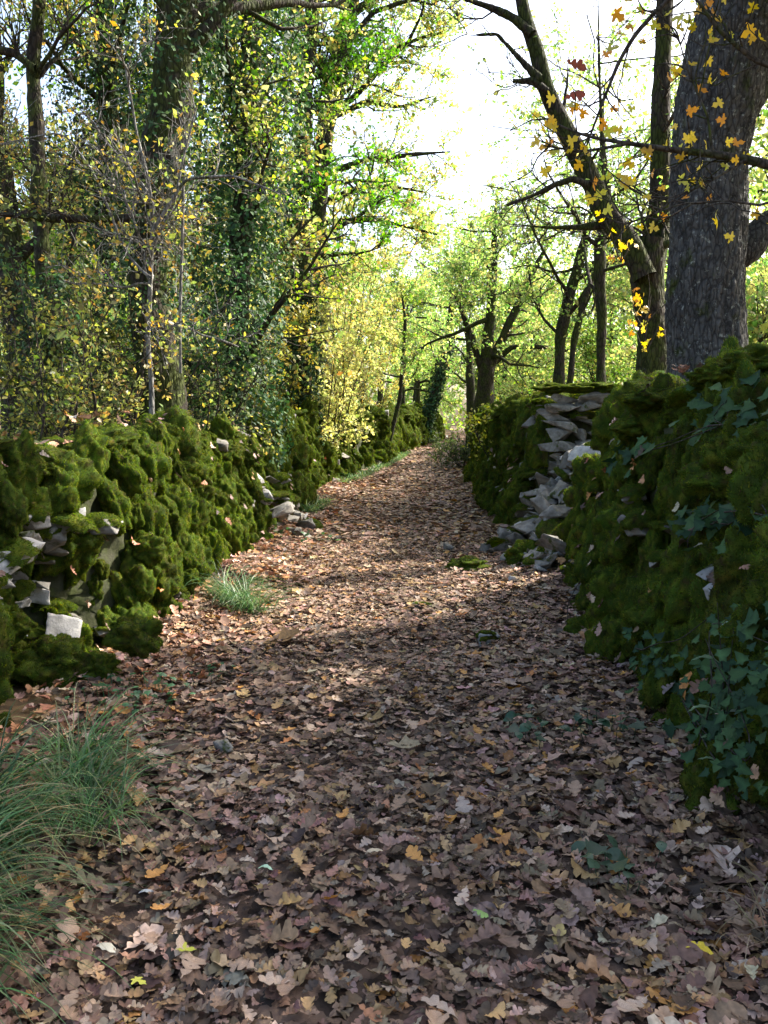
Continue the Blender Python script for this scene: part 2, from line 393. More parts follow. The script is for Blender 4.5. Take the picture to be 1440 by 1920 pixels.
# ---------------------------------------------------------------- stone and moss prototypes
def ico(sub):
    bm = bmesh.new(); bmesh.ops.create_icosphere(bm, subdivisions=sub, radius=1.0)
    V = np.array([v.co[:] for v in bm.verts]); T = np.array([[v.index for v in f.verts] for f in bm.faces]); bm.free()
    return V, T
ICO_V, ICO_T = ico(3)
ICO4_V, ICO4_T = ico(4)
MOSS_C = [(.060, .100, .013), (.084, .130, .015), (.042, .074, .012), (.140, .172, .020), (.076, .066, .020), (.036, .041, .013)]
MOSS_W = [28, 24, 18, 16, 9, 5]
def fuzz(V, T, n, ln, wd, seed, up=0.15, cols=MOSS_C, w=MOSS_W):
    """tiny pointed moss leaves standing on a surface"""
    a, b, c = V[T[:, 0]], V[T[:, 1]], V[T[:, 2]]
    nr = np.cross(b - a, c - a); ar = np.linalg.norm(nr, axis=1); nr = norm(nr)
    k = rng.choice(len(T), n, p=ar / ar.sum())
    u = rng.random((n, 1)); v = rng.random((n, 1)); f = u + v > 1; u = np.where(f, 1 - u, u); v = np.where(f, 1 - v, v)
    P = a[k] + (b[k] - a[k]) * u + (c[k] - a[k]) * v
    D = norm(nr[k] + 0.55 * rng.standard_normal((n, 3)) + [0, 0, up])
    S = norm(np.cross(D, rng.standard_normal((n, 3))))
    L = ln * (0.5 + rng.random((n, 1)))
    W = wd * (0.6 + 0.8 * rng.random((n, 1)))
    FV = np.stack([P - D * L * .3 - S * W, P - D * L * .3 + S * W, P + D * L], 1).reshape(-1, 3)
    FT = np.arange(3 * n).reshape(-1, 3)
    C = np.repeat(palette(n, cols, w, 0.22), 3, 0)
    return FV, FT, C
def moss_cushion(seed, n=9500, rough=0.26, ln=0.072, wd=0.014):
    ICO_V, ICO_T = ICO4_V, ICO4_T
    V = ICO_V.copy() * 0.94
    o = seed * 13.7
    d = 0.36 * fbm(ICO_V + o, 1.5, 2) + rough * fbm(ICO_V + o + 5, 3.2, 2) + 0.10 * fbm(ICO_V + o + 9, 7, 2)
    V = V * (1 + d)[:, None]
    FV, FT, C = fuzz(V, ICO_T, n, ln, wd, seed)
    C0 = palette(len(V), MOSS_C, MOSS_W, .2) * .9
    return make_mesh('moss_cushion', np.concatenate([V, FV]), np.concatenate([ICO_T, FT + len(V)]), M_MOSS, np.concatenate([C0, C]))
CUSHIONS = [moss_cushion(s) for s in range(9)]
def stone_mesh(seed, mat, flat=0.5, sub=True):
    r = np.random.default_rng(seed + 100)
    bm = bmesh.new()
    n = int(r.integers(9, 16))
    P = r.uniform(-1, 1, (n, 3)); P /= np.max(np.abs(P), axis=1, keepdims=True) ** 0.55
    P *= r.uniform(.78, 1.0, (n, 1))
    for p in P: bm.verts.new((p[0], p[1] * .85, p[2]))
    g = bmesh.ops.convex_hull(bm, input=bm.verts)
    for v in [v for v in bm.verts if not v.link_faces]: bm.verts.remove(v)
    bmesh.ops.dissolve_limit(bm, angle_limit=0.22, verts=bm.verts, edges=bm.edges)
    bmesh.ops.bevel(bm, geom=list(bm.edges), offset=0.03, segments=1, affect='EDGES', profile=0.6)
    bmesh.ops.triangulate(bm, faces=bm.faces)
    for lim in (.5, .36, .26):
        bmesh.ops.subdivide_edges(bm, edges=[e for e in bm.edges if e.calc_length() > lim], cuts=1)
        bmesh.ops.triangulate(bm, faces=bm.faces)
    V = np.array([v.co[:] for v in bm.verts]); bm.verts.index_update()
    T = np.array([[v.index for v in f.verts] for f in bm.faces]); bm.free()
    V = V * (1 + 0.08 * fbm(V + seed, 2.2, 2) + .035 * fbm(V + seed + 7, 7, 2))[:, None]
    return make_mesh('stone', V, T, mat, smooth=False)
STONES = [stone_mesh(s, M_STONE) for s in range(12)]
PALES = [stone_mesh(s + 40, M_STONE_PALE) for s in range(5)]
def moss_cap(seed):
    """moss growing over the upper part of a stone (fits a unit stone)"""
    keep = (ICO_V[ICO_T].mean(1)[:, 2] > 0.05 + 0.5 * fbm(ICO_V[ICO_T].mean(1) + seed * 3.1, 1.7, 2))
    T = ICO_T[keep]; V = ICO_V * np.array([1.02, .9, 1.0]); V = V * (1 + .15 * fbm(ICO_V + seed, 2.5, 2))[:, None]
    FV, FT, C = fuzz(V, T, 3000, .09, .022, seed)
    C0 = palette(len(V), MOSS_C, MOSS_W, .2) * .9
    return make_mesh('moss', np.concatenate([V, FV]), np.concatenate([T, FT + len(V)]), M_MOSS, np.concatenate([C0, C]))
CAPS = [moss_cap(s) for s in range(5)]

def add_stone(parent, loc, size, rot=None, pale=False, cap=0.0, name='stone'):
    me = random.choice(PALES if pale else STONES)
    r = rot if rot is not None else (random.uniform(-.2, .2), random.uniform(-.2, .2), random.uniform(0, 6.28))
    o = obj(name, me, parent, loc, r, size)
    if random.random() < cap:
        obj('moss', random.choice(CAPS), o, (0, 0, .05), (0, 0, random.uniform(0, 6)), (1, 1, 1))
    return o

def build_wall(y0, y1, face, top, side, label, bare, row_h, col_w, rad, group, name='dry_stone_wall', capw=3, limit=300):
    """bare(y, t) -> chance that bare stone shows there"""
    root = thing(name, label, 'stone wall', group=group)
    core = obj('core', wall_core(y0, y1, face, top, side), root)
    spots = []
    rows = int(2.0 / row_h)
    for k in range(rows):
        n = int((y1 - y0) / col_w)
        for j in range(n):
            y = y0 + (j + .5 + random.uniform(-.42, .42) + .5 * (k % 2)) * col_w
            H = top(y); z = (k + .35 + random.uniform(-.35, .35)) * row_h
            if z > H - 0.03 or y > y1: continue
            spots.append((y, z, H, 0))
    for j in range(int((y1 - y0) / (col_w * 1.15))):
        for q in range(capw):
            y = y0 + (j + random.random()) * col_w * 1.15
            spots.append((y, top(y), top(y), q + .3 * random.random()))
    random.shuffle(spots)
    nm = ns = 0
    for y, z, H, q in spots:
        s = rad * random.choice([.55, .7, .85, 1.0, 1.25]) * random.uniform(.9, 1.1)
        if random.random() < .13: continue
        x = face(y, z, H) + side * (q * rad * 1.7 + (0.06 if q else 0.05 + random.uniform(-.10, .09)))
        zz = z + gz(xc(y), y) - (0.05 + .03 * q if q else 0)
        if random.random() < bare(y, z / H) and ns < limit:
            ns += 1
            w = random.uniform(.8, 1.5) * rad
            add_stone(root, (x + side * .10, y, zz), (rad * random.uniform(.9, 1.4), w, rad * random.uniform(.35, .8)),
                      rot=(random.uniform(-.25, .25), random.uniform(-.25, .25), random.uniform(-.5, .5) + random.choice([0, 3.14])),
                      pale=random.random() < .08, cap=.55)
        elif nm < limit:
            nm += 1
            if q: sc = (s * 1.25, s * 1.35, s * random.uniform(.5, .8))
            else: sc = (s * random.uniform(.8, 1.1), s * random.uniform(.8, 1.25), s * random.uniform(.9, 1.75))
            obj('moss_cushion', random.choice(CUSHIONS), root, (x + side * .03, y, zz),
                (random.uniform(-.3, .3), random.uniform(-.35, .35), random.uniform(0, 6.28)) if q or random.random() < .5 else (random.uniform(-.25, .25), side * random.uniform(0, .35), random.uniform(-.3, .3)), sc)
    return root

def bareL1(y, t):
    if 4.0 < y < 5.3 and t < .75: return .4 if t > .3 else .2
    return .07 if t < .85 else .12
def bareL2(y, t): return .55 if y < 13.0 and t > .2 else .12
def bareR1(y, t):
    if y > 6.5: return .4
    return .12 if t < .9 else .03
def bareR2(y, t): return .75 if y < 11.6 else (.35 if y < 13.5 else .12)
G_W = 'dry stone walls along the path'
build_wall(3.1, 10.9, left_face, left_top, -1, 'moss-blanketed dry stone wall beside the long grass, some pale stones bared', bareL1, .155, .215, .128, G_W)
build_wall(11.4, 24.0, left_face, left_top, -1, 'mossy wall beyond the tumbled gap, below the yellow-leaved shrubs', bareL2, .215, .33, .20, G_W)
build_wall(24.6, 58.0, left_face, left_top, -1, 'far mossy wall below the leaning ivy-clad trunk at the path bend', lambda y, t: .1, .34, .75, .38, G_W, capw=2)
build_wall(2.2, 7.75, right_face, right_top, 1, 'shaded ivy-hung mossy wall in front of the big oak trunk', bareR1, .17, .225, .138, G_W)
build_wall(10.55, 20.0, right_face, right_top, 1, 'mossy wall with broken end of bare stacked stones beyond the breach', bareR2, .2, .30, .185, G_W)
build_wall(20.3, 45.0, right_face, right_top, 1, 'low far mossy wall under the dark pathside tree', lambda y, t: .12, .32, .65, .34, G_W, capw=2)

lw = [o for o in COL.objects if o.get('label', '').startswith('moss-blanketed')][0]
for k in range(46):
    y = random.uniform(3.7, 5.5); z = random.uniform(.05, 1.0); H = float(left_top(y))
    s = random.choice([.06, .08, .11, .14])
    add_stone(lw, (float(left_face(y, z, H)) - .02 + random.uniform(-.06, .05), y, z + float(gz(xc(y), y))), (s * 1.2, s * random.uniform(1, 1.5), s * random.uniform(.4, .8)),
              rot=(random.uniform(-.3, .3), random.uniform(-.3, .3), random.uniform(0, 6.28)), pale=random.random() < .3, cap=.45)
# ruined end of the right wall: courses of flat stones facing the camera
ruin = [o for o in COL.objects if o.get('label', '').startswith('mossy wall with broken end')][0]
z = 0.62
while z < 1.84:
    h = random.uniform(.035, .085)
    x = 1.98 + (0.10 if z < 1.1 else 0) - random.uniform(0, .15)
    while x < 2.70:
        w = random.uniform(.10, .24)
        add_stone(ruin, (x + w, 10.40 + random.uniform(-.10, .08) - max(0, 1.15 - z) * .35, z + h + random.uniform(-.015, .015)), (w * 1.22, random.uniform(.16, .24), h * 1.28),
                  rot=(random.uniform(-.14, .14), random.uniform(-.13, .13), random.uniform(-.5, .5)), cap=.06)
        x += 2 * w * .93
    z += 2 * h * .9
for k in range(4):
    obj('moss_cushion', random.choice(CUSHIONS), ruin, (2.05 + .2 * k, 10.42, 1.93), (0, 0, k), (.22, .2, .06))

# ---------------------------------------------------------------- tumbled stones
G_R = 'grey stones tumbled from the breach in the right wall'
def fallen(px, py, w_px, label, group=None, pale=False, cap=0.0, hgt=.6, dep=.8, sink=.3, Y=None, rotz=None, name='fallen_stone'):
    Yg = Y
    if Yg is None:
        Yg = 3.0
        for _ in range(30):
            p = at(px, py, Yg); e = p[2] - float(gz(p[0], Yg)); Yg += e * Yg / 1.6
    p = at(px, py, Yg); r = w_px / 2 / 1598. * Yg
    o = add_stone(None, (p[0], p[1] + r * .5, p[2] + r * hgt * (1 - sink)), (r, r * dep, r * hgt),
                  rot=(random.uniform(-.25, .25), random.uniform(-.25, .25), random.uniform(-.4, .4) if rotz is None else rotz), pale=pale, cap=cap, name=name)
    tag(o, label, 'stone', group)
    return o
# heap spilling from the breach to the path: slope from (2.6, 9.4, 1.1) down to (1.35, 9.6, 0)
for k in range(210):
    t = random.random() ** .85
    y = 9.15 + random.uniform(-1.25, 1.2)
    x = 2.75 - 1.4 * t + .12 * random.uniform(-1, 1)
    z = max(float(gz(x, y)) + .02, .02 + min(1.12, 1.25 * (x - 1.35) / .95) * (1 - .2 * abs(y - 9.7))) + random.uniform(-.06, .05)
    s = random.choice([.05, .07, .09, .12, .15, .2]) * random.uniform(.8, 1.2)
    o = add_stone(None, (x, y, z), (s * random.uniform(1, 1.6), s, s * random.uniform(.22, .7)),
                  rot=(random.uniform(-.5, .5), random.uniform(-.1, .75), random.uniform(0, 6.28)), pale=random.random() < .12, cap=.14, name='fallen_stone')
    tag(o, 'grey limestone rubble block in the heap spilling from the wall breach', 'stone', G_R)
rub = []
bmV = []
X, Yg = np.meshgrid(np.linspace(1.45, 3.4, 40), np.linspace(7.5, 10.9, 60))
Z = np.maximum(gz(X, Yg) - .05, np.clip(1.25 * (X - 1.35) / .95, 0, 1.12) * (1 - .2 * np.abs(Yg - 9.7)) - .14) + .06 * fbm(np.stack([X, Yg, X * 0], -1), 5)
i = np.arange(X.size).reshape(X.shape)
Q = np.stack([i[:-1, :-1], i[:-1, 1:], i[1:, 1:], i[1:, :-1]], -1).reshape(-1, 4)
e = tag(obj('earth_bank', make_mesh('earth_bank', np.stack([X, Yg, Z], -1).reshape(-1, 3), Q, M_CORE)), 'dark earth bank showing between the rubble of the wall breach', 'earth bank')
# mossy boulders at the foot of the heap
for (px, py, w, lab) in [(880, 1040, 74, 'flat mossy stone on the path edge beside two small grey stones'), (985, 1030, 80, 'mossy boulder against the path side of the grey rubble heap'), (1045, 1035, 90, 'biggest mossy boulder between the rubble and the shaded wall'), (975, 1075, 46, 'small moss-capped boulder furthest out from the rubble on the leaves'), (1010, 1060, 50, 'small mossy boulder squeezed between the two larger ones')]:
    Yq = 9.0
    p = at(px, py, 8.6); r = w / 2 / 1598. * 8.6
    p[2] = float(gz(p[0], p[1])) + r * .3
    o = obj('moss_cushion', random.choice(CUSHIONS), None, p, (0, 0, random.random() * 6), (r, r * .9, r * (.32 if px == 880 else .7)))
    tag(o, lab, 'stone', None if px == 880 else 'mossy boulders at the foot of the rubble')
fallen(840, 1036, 34, 'small grey stone beside the flat mossy stone on the path', hgt=.6)
fallen(912, 1040, 28, 'smaller upright grey stone at the end of the flat mossy stone', hgt=1.0)
fallen(812, 1058, 40, 'flat pale slab sunk in leaves near the flat mossy stone', hgt=.2)
fallen(915, 1212, 46, 'white stone with a mossy top lying among leaves on the path', pale=True, hgt=.7, cap=1)
fallen(416, 1420, 44, 'blue-grey stone lying alone in the leaves near the weeds', hgt=.9)
fallen(768, 1126, 26, 'small pale pebble in the middle of the path', hgt=.5)
fallen(790, 1140, 44, 'low mossy stone in the middle of the path', hgt=.25, cap=1)
fallen(965, 1095, 28, 'small white stone below the mossy boulders', pale=True, hgt=.6)
fallen(110, 1235, 92, 'big pale leaning rock at the foot of the mossy wall', pale=True, hgt=.95, dep=.7, sink=.15, rotz=.3)
fallen(412, 1535, 22, 'tiny white pebble on the leaves below the blue-grey stone', pale=True, hgt=.5)
G_L = 'stones tumbled in the gap of the left wall'
for k in range(34):
    y = 11.2 + random.uniform(-.75, .95); t = random.random()
    x = float(xl(y)) + .38 - .75 * t; z = float(gz(xc(y), y)) + .08 + t * .85 + random.uniform(-.06, .06)
    s = random.uniform(.07, .17)
    o = add_stone(None, (x, y, z), (s * 1.3, s, s * random.uniform(.35, .7)), rot=(random.uniform(-.3, .3), random.uniform(-.5, .2), random.uniform(0, 6.28)), pale=random.random() < .3, cap=.3, name='fallen_stone')
    tag(o, 'loose grey stone tumbled in the gap of the mossy wall', 'stone', G_L)
# low mossy lumps at the foot of the left wall, near the long grass
for (px, py, w, lab) in [(20, 1275, 84, 'round mossy stone at the wall foot left of the broad mossy one'), (108, 1310, 112, 'broad bright-mossed stone just below the pale leaning rock'), (185, 1285, 74, 'small mossy stone touching the weed patch by the wall foot'), (105, 1385, 120, 'biggest moss-covered stone, standing out by the long grass'), (255, 1190, 96, 'bright mossy mound where the wall foot meets sunlit leaves'), (30, 1175, 60, 'low mossy stone tucked behind the pale leaning rock')]:
    p = at(px, py, 4.55); r = w / 2 / 1598. * 4.55
    p[2] = max(p[2], float(gz(p[0], p[1])) + r * .45)
    o = obj('moss_cushion', random.choice(CUSHIONS), None, p, (0, 0, random.random() * 6), (r * 1.05, r, r * .8))
    tag(o, lab, 'stone', 'mossy stones at the foot of the left wall')

# ---------------------------------------------------------------- leaf litter
def litter(n, ylo, yhi, size, protos, edge=1.0, gamma=1.0, tilt=.20, zr=.032, cols=DEAD, w=DEAD_W):
    y = ylo + (yhi - ylo) * rng.random(n) ** gamma
    t = rng.uniform(-1, 1, n)
    x = np.where(t < 0, xc(y) + t * (xc(y) - xl(y)) * (1.03 * edge), xc(y) + t * (xr(y) - xc(y)) * (1.03 * edge))
    z = gz(x, y) + .012 + zr * rng.random(n)
    nr = np.stack([tilt * rng.standard_normal(n), tilt * rng.standard_normal(n), np.ones(n)], -1)
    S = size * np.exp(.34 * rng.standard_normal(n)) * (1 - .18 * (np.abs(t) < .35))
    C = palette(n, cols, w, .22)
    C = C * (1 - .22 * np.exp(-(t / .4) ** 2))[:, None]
    return np.stack([x, y, z], -1), frames(nr, rng.uniform(0, 6.28, n)), S, C
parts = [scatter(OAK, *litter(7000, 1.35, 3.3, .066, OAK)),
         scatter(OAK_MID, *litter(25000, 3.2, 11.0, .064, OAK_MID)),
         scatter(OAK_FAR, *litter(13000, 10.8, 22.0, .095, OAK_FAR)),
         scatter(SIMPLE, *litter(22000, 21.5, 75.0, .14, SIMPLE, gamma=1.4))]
def join(parts):
    V, T, C, o = [], [], [], 0
    for v, t, c in parts:
        V.append(v); T.append(t + o); C.append(c); o += len(v)
    return np.concatenate(V), np.concatenate(T), np.concatenate(C)
V, T, C = join(parts)
o = obj('leaf_litter', make_mesh('leaf_litter', V, T, M_LITTER, C, smooth=False), kind='stuff')
tag(o, 'brown fallen oak leaves carpeting the path between the walls', 'leaf litter')
# the large leaves in the foreground are single leaves
LEAFS = []
fg_cols = [(.30, .19, .12), (.38, .26, .175), (.44, .27, .11), (.25, .16, .105), (.43, .31, .22), (.34, .225, .145), (.45, .22, .06), (.31, .24, .19)]
for k in range(16):
    v, t = OAK[k % 6]
    c = np.tile(np.array(fg_cols[k % 8]), (len(v), 1)); c[:len(OAK_T)] *= 1.15
    LEAFS.append(make_mesh('leaf', v, t, M_LITTER, c, smooth=True))
for k in range(292):
    y = 1.75 + 3.2 * random.random() ** 1.5
    t = random.uniform(-1, 1)
    x = float(xc(y)) + t * 1.45
    R = (random.gauss(0, .28), random.gauss(0, .28), random.uniform(0, 6.28)); s = random.uniform(.055, .105)
    obj('leaf', LEAFS[k % 16], path, (x, y, float(gz(x, y)) + .055), R, (s, s, s))
def special_leaf(px, py, size, col, protos, lab):
    Y = 3.0
    for _ in range(30):
        p = at(px, py, Y); Y += (p[2] - float(gz(p[0], Y)) - .06) * Y / 1.6
    p = at(px, py, Y); v, t = random.choice(protos)
    obj('leaf', make_mesh('leaf', v, t, M_LITTER, np.tile(np.array(col), (len(v), 1))), path, p, (-.15, .1, random.uniform(-.5, .5)), (size,) * 3, label=lab)
special_leaf(1305, 1775, .09, (.72, .52, .05), OAK, 'bright yellow oak leaf')
special_leaf(498, 1625, .05, (.33, .48, .33), OVAL_FINE, 'pale green leaf')
special_leaf(900, 1707, .055, (.28, .42, .12), OAK, 'fresh green oak leaf')
special_leaf(350, 1780, .05, (.45, .45, .06), MAPLE, 'yellow-green maple leaf')
special_leaf(262, 1838, .04, (.55, .52, .08), MAPLE, 'small yellow leaf')
special_leaf(200, 1770, .075, (.50, .47, .38), OVAL_FINE, 'pale cream leaf')
special_leaf(702, 1590, .07, (.52, .42, .28), OVAL_FINE, 'pale tan oval leaf')
special_leaf(275, 1667, .05, (.50, .50, .48), OVAL_FINE, 'whitish leaf')
# warm drifts on the verges and woodland floor behind the walls
def drift(n, x0, x1, y0, y1, size, protos, cols=DEADW):
    x = rng.uniform(x0, x1, n); y = rng.uniform(y0, y1, n)
    x = x + xc(y); z = gz(x, y) + .015 + .03 * rng.random(n)
    nr = np.stack([.35 * rng.standard_normal(n), .35 * rng.standard_normal(n), np.ones(n)], -1)
    return np.stack([x, y, z], -1), frames(nr, rng.uniform(0, 6.28, n)), size * np.exp(.2 * rng.standard_normal(n)), palette(n, cols, np.ones(len(cols)), .2)
V, T, C = join([scatter(OAK, *drift(900, -1.75, -1.0, 3.2, 8.5, .085, OAK)), scatter(OAK_MID, *drift(1500, -1.75, -.9, 8, 22, .10, OAK_MID)),
                scatter(SIMPLE, *drift(5000, -14, -2.7, 3, 50, .16, SIMPLE)), scatter(SIMPLE, *drift(5000, 2.8, 16, 3, 50, .16, SIMPLE))])
o = obj('verge_leaf_litter', make_mesh('leaf_litter', V, T, M_LITTER, C, smooth=False), kind='stuff')
tag(o, 'warm orange-brown leaves drifted along the verge and the woodland floor', 'leaf litter')
# leaves lying on the walls and the rubble
def wall_leaves(n, y0, y1, face, top, side, ontop=.5):
    y = rng.uniform(y0, y1, n); H = top(y)
    tp = rng.random(n) < ontop
    z = np.where(tp, H + .10, H * rng.random(n)); q = np.where(tp, rng.uniform(.0, .6, n), -.10)
    x = face(y, z, H) + side * q
    nr = np.stack([np.where(tp, 0, -side * 1.0) + .4 * rng.standard_normal(n), .4 * rng.standard_normal(n), np.where(tp, 1, .8)], -1)
    return np.stack([x, y, z + gz(xc(y), y)], -1), frames(nr, rng.uniform(0, 6.28, n)), .08 * np.exp(.2 * rng.standard_normal(n)), palette(n, DEADW + DEAD, np.ones(14), .2)
V, T, C = join([scatter(OAK, *wall_leaves(220, 2.5, 7.6, right_face, right_top, 1, .6)), scatter(OAK, *wall_leaves(110, 3, 11, left_face, left_top, -1, .45)),
                scatter(OAK_MID, *wall_leaves(160, 11, 20, right_face, right_top, 1)), scatter(OAK_MID, *wall_leaves(160, 11, 24, left_face, left_top, -1))])
o = obj('wall_leaf_litter', make_mesh('leaf_litter', V, T, M_LITTER, C, smooth=False), kind='stuff')
tag(o, 'dead oak leaves caught on the moss of the walls', 'leaf litter')

# ---------------------------------------------------------------- branches, trees
def interp_line(P, R, K, wob=0.0):
    P = np.asarray(P, float); s = np.concatenate([[0], np.cumsum(np.linalg.norm(np.diff(P, axis=0), axis=1))]); s /= s[-1]
    t = np.linspace(0, 1, K)
    # smooth (Catmull-like) by dense linear + averaging
    Q = np.stack([np.interp(t, s, P[:, k]) for k in range(3)], -1); r = np.interp(t, s, R)
    for _ in range(2):
        Q[1:-1] = .25 * Q[:-2] + .5 * Q[1:-1] + .25 * Q[2:]
    if wob: Q[1:] += wob * np.stack([vnoise(Q[1:] + a, 1.6) for a in (0, 20, 40)], -1)
    return Q, r
def grow(P, D, L, K, wob, trop):
    pts = [P]; d = norm(D)
    for k in range(K - 1):
        d = norm(d + wob * rng.standard_normal(d.shape) + np.array(trop)); pts.append(pts[-1] + d * (L / (K - 1))[:, None])
    return np.stack(pts, 1)
def tubes(P, r0, r1, n, taper=1.0):
    """P (N,K,3) -> V, quads"""
    Nn, K, _ = P.shape
    Tn = norm(np.gradient(P, axis=1))
    ref = np.where(np.abs(Tn[..., 2:3]) < .9, np.array([0, 0, 1.0]), np.array([1.0, 0, 0]))
    ref = np.broadcast_to(ref[:, K // 2:K // 2 + 1], Tn.shape)
    U = norm(np.cross(ref, Tn)); W = np.cross(Tn, U)
    a = np.arange(n) / n * 2 * np.pi
    if np.ndim(r0) and np.ndim(r0) == 2: r = r0
    else: r = r0[:, None] + (r1 - r0)[:, None] * (np.linspace(0, 1, K) ** taper)[None]
    V = P[:, :, None] + r[..., None, None] * (U[:, :, None] * np.cos(a)[None, None, :, None] + W[:, :, None] * np.sin(a)[None, None, :, None])
    i = np.arange(Nn * K * n).reshape(Nn, K, n); j = np.roll(i, -1, 2)
    Q = np.stack([i[:, :-1], j[:, :-1], j[:, 1:], i[:, 1:]], -1).reshape(-1, 4)
    return V.reshape(-1, 3), Q
def worley(u, v, nu):
    """F2-F1 on a jittered grid, periodic in u with nu cells"""
    iu = np.floor(u).astype(np.int64); iv = np.floor(v).astype(np.int64)
    d1 = np.full(u.shape, 9.0); d2 = np.full(u.shape, 9.0)
    for a in (-1, 0, 1):
        for b in (-1, 0, 1):
            cu = iu + a; cv = iv + b
            h1 = _h(cu % nu, cv, 0 * cu + 7); h2 = _h(cu % nu, cv, 0 * cu + 91)
            d = np.hypot(cu + h1 - u, cv + h2 - v)
            m = d < d1; d2 = np.where(m, d1, np.minimum(d2, d)); d1 = np.where(m, d, d1)
    return d2 - d1
def bark_tube(P, R, nseg, nring, cell=.05, depth=.02, wob=0.02, lump=.03):
    Q, r = interp_line(P, R, nring, wob)
    V, F = tubes(Q[None], r[None], None, nseg)
    a = np.arange(nseg) / nseg; rm = r.mean()
    nu = max(6, int(2 * np.pi * rm / cell))
    L = np.concatenate([[0], np.cumsum(np.linalg.norm(np.diff(Q, axis=0), axis=1))])
    uu, vv = np.meshgrid(a * nu, L / (cell * 2.3))
    uu = uu + .55 * vnoise(np.stack([uu, vv * 2, 0 * uu], -1), .8); vv = vv + .6 * vnoise(np.stack([uu, vv, 0 * uu + 9], -1), .9)
    w = worley(uu % nu, vv, nu)
    cen = np.repeat(Q, nseg, 0); dr = norm(V - cen)
    h = -depth * np.exp(-w.ravel() / .16) * (.5 + .5 * vnoise(V, 7)) ** .5 + depth * .5 * fbm(V * [1, 1, .45], 24, 3) + lump * fbm(V * [1, 1, .6], 2.4, 2) * np.repeat(r / rm, nseg)
    return V + dr * h[:, None], F
def along(P, idx, t):
    K = P.shape[1]; f = t * (K - 1); k = np.clip(np.floor(f).astype(int), 0, K - 2); w = (f - k)[:, None]
    return P[idx, k] * (1 - w) + P[idx, k + 1] * w, norm(P[idx, k + 1] - P[idx, k])
def side_dir(T, ang):
    n = len(T); r = norm(np.cross(T, rng.standard_normal((n, 3))))
    return norm(T * np.cos(ang)[:, None] + r * np.sin(ang)[:, None])

GREENS = [(.10, .19, .03), (.14, .24, .035), (.07, .14, .025), (.20, .29, .045), (.28, .31, .06)]
YGREEN = [(.22, .34, .09), (.31, .43, .13), (.16, .29, .07), (.40, .48, .16), (.44, .43, .15)]
GOLD = [(.43, .41, .13), (.50, .49, .19), (.35, .39, .13), (.46, .34, .10), (.27, .33, .10)]
OLIVE = [(.17, .20, .06), (.22, .24, .08), (.12, .17, .045), (.32, .30, .09), (.31, .21, .07)]
DARKG = [(.028, .065, .024), (.045, .095, .030), (.020, .048, .020), (.07, .13, .035)]

def leaf_cloud(P, size, cols, w, protos=SIMPLE, up=.55, cl=None):
    n = len(P)
    nr = rng.standard_normal((n, 3)) + [0, 0, up]
    C = palette(n, cols, w, .2)
    if cl is not None: C = np.clip(C * cl[:, None], .004, .95)
    return scatter(protos, P, frames(nr, rng.uniform(0, 6.28, n)), size * np.exp(.25 * rng.standard_normal(n)), C)

def crown(lims, rad, n2, n3, nl, L2, L3, lsize, cols, w, wob=.22, spread=.05, trop2=.05, t2=.2, protos=SIMPLE, bare=0.0, r3=.0035):
    """lims (N,K,3) limb lines -> twig mesh arrays, leaf arrays"""
    Nl = len(lims)
    i2 = np.repeat(np.arange(Nl), n2); t = rng.uniform(t2, 1, len(i2))
    P, Tn = along(lims, i2, t)
    l2 = L2 * rng.uniform(.5, 1.2, len(i2)) * (1.15 - .5 * t)
    B2 = grow(P, side_dir(Tn, rng.uniform(.5, 1.2, len(i2))), l2, 6, wob, (0, 0, trop2))
    i3 = np.repeat(np.arange(len(B2)), n3); t3 = rng.uniform(.15, 1, len(i3))
    P, Tn = along(B2, i3, t3)
    l3 = L3 * rng.uniform(.5, 1.2, len(i3))
    B3 = grow(P, side_dir(Tn, rng.uniform(.4, 1.1, len(i3))), l3, 4, wob, (0, 0, trop2 * .5))
    ra = np.maximum(rad[i2] * .45 * (1 - .5 * t), .006)
    v1, q1 = tubes(B2, ra, np.full(len(B2), .004), 4)
    v2, q2 = tubes(B3, np.minimum(ra[i3] * .6, .009), np.full(len(B3), r3 * .6), 3)
    tv = np.concatenate([v1, v2]); tq = np.concatenate([q1, q2 + len(v1)])
    il = np.repeat(np.arange(len(B3)), nl)
    if bare > 0: il = il[rng.random(len(B3))[il] > bare]
    P, _ = along(B3, il, rng.uniform(.15, 1, len(il)))
    P = P + spread * rng.standard_normal(P.shape)
    tint = (.72 + .56 * rng.random(len(B2)))[i3][il]
    return (tv, tq), leaf_cloud(P, lsize, cols, w, protos, cl=tint)

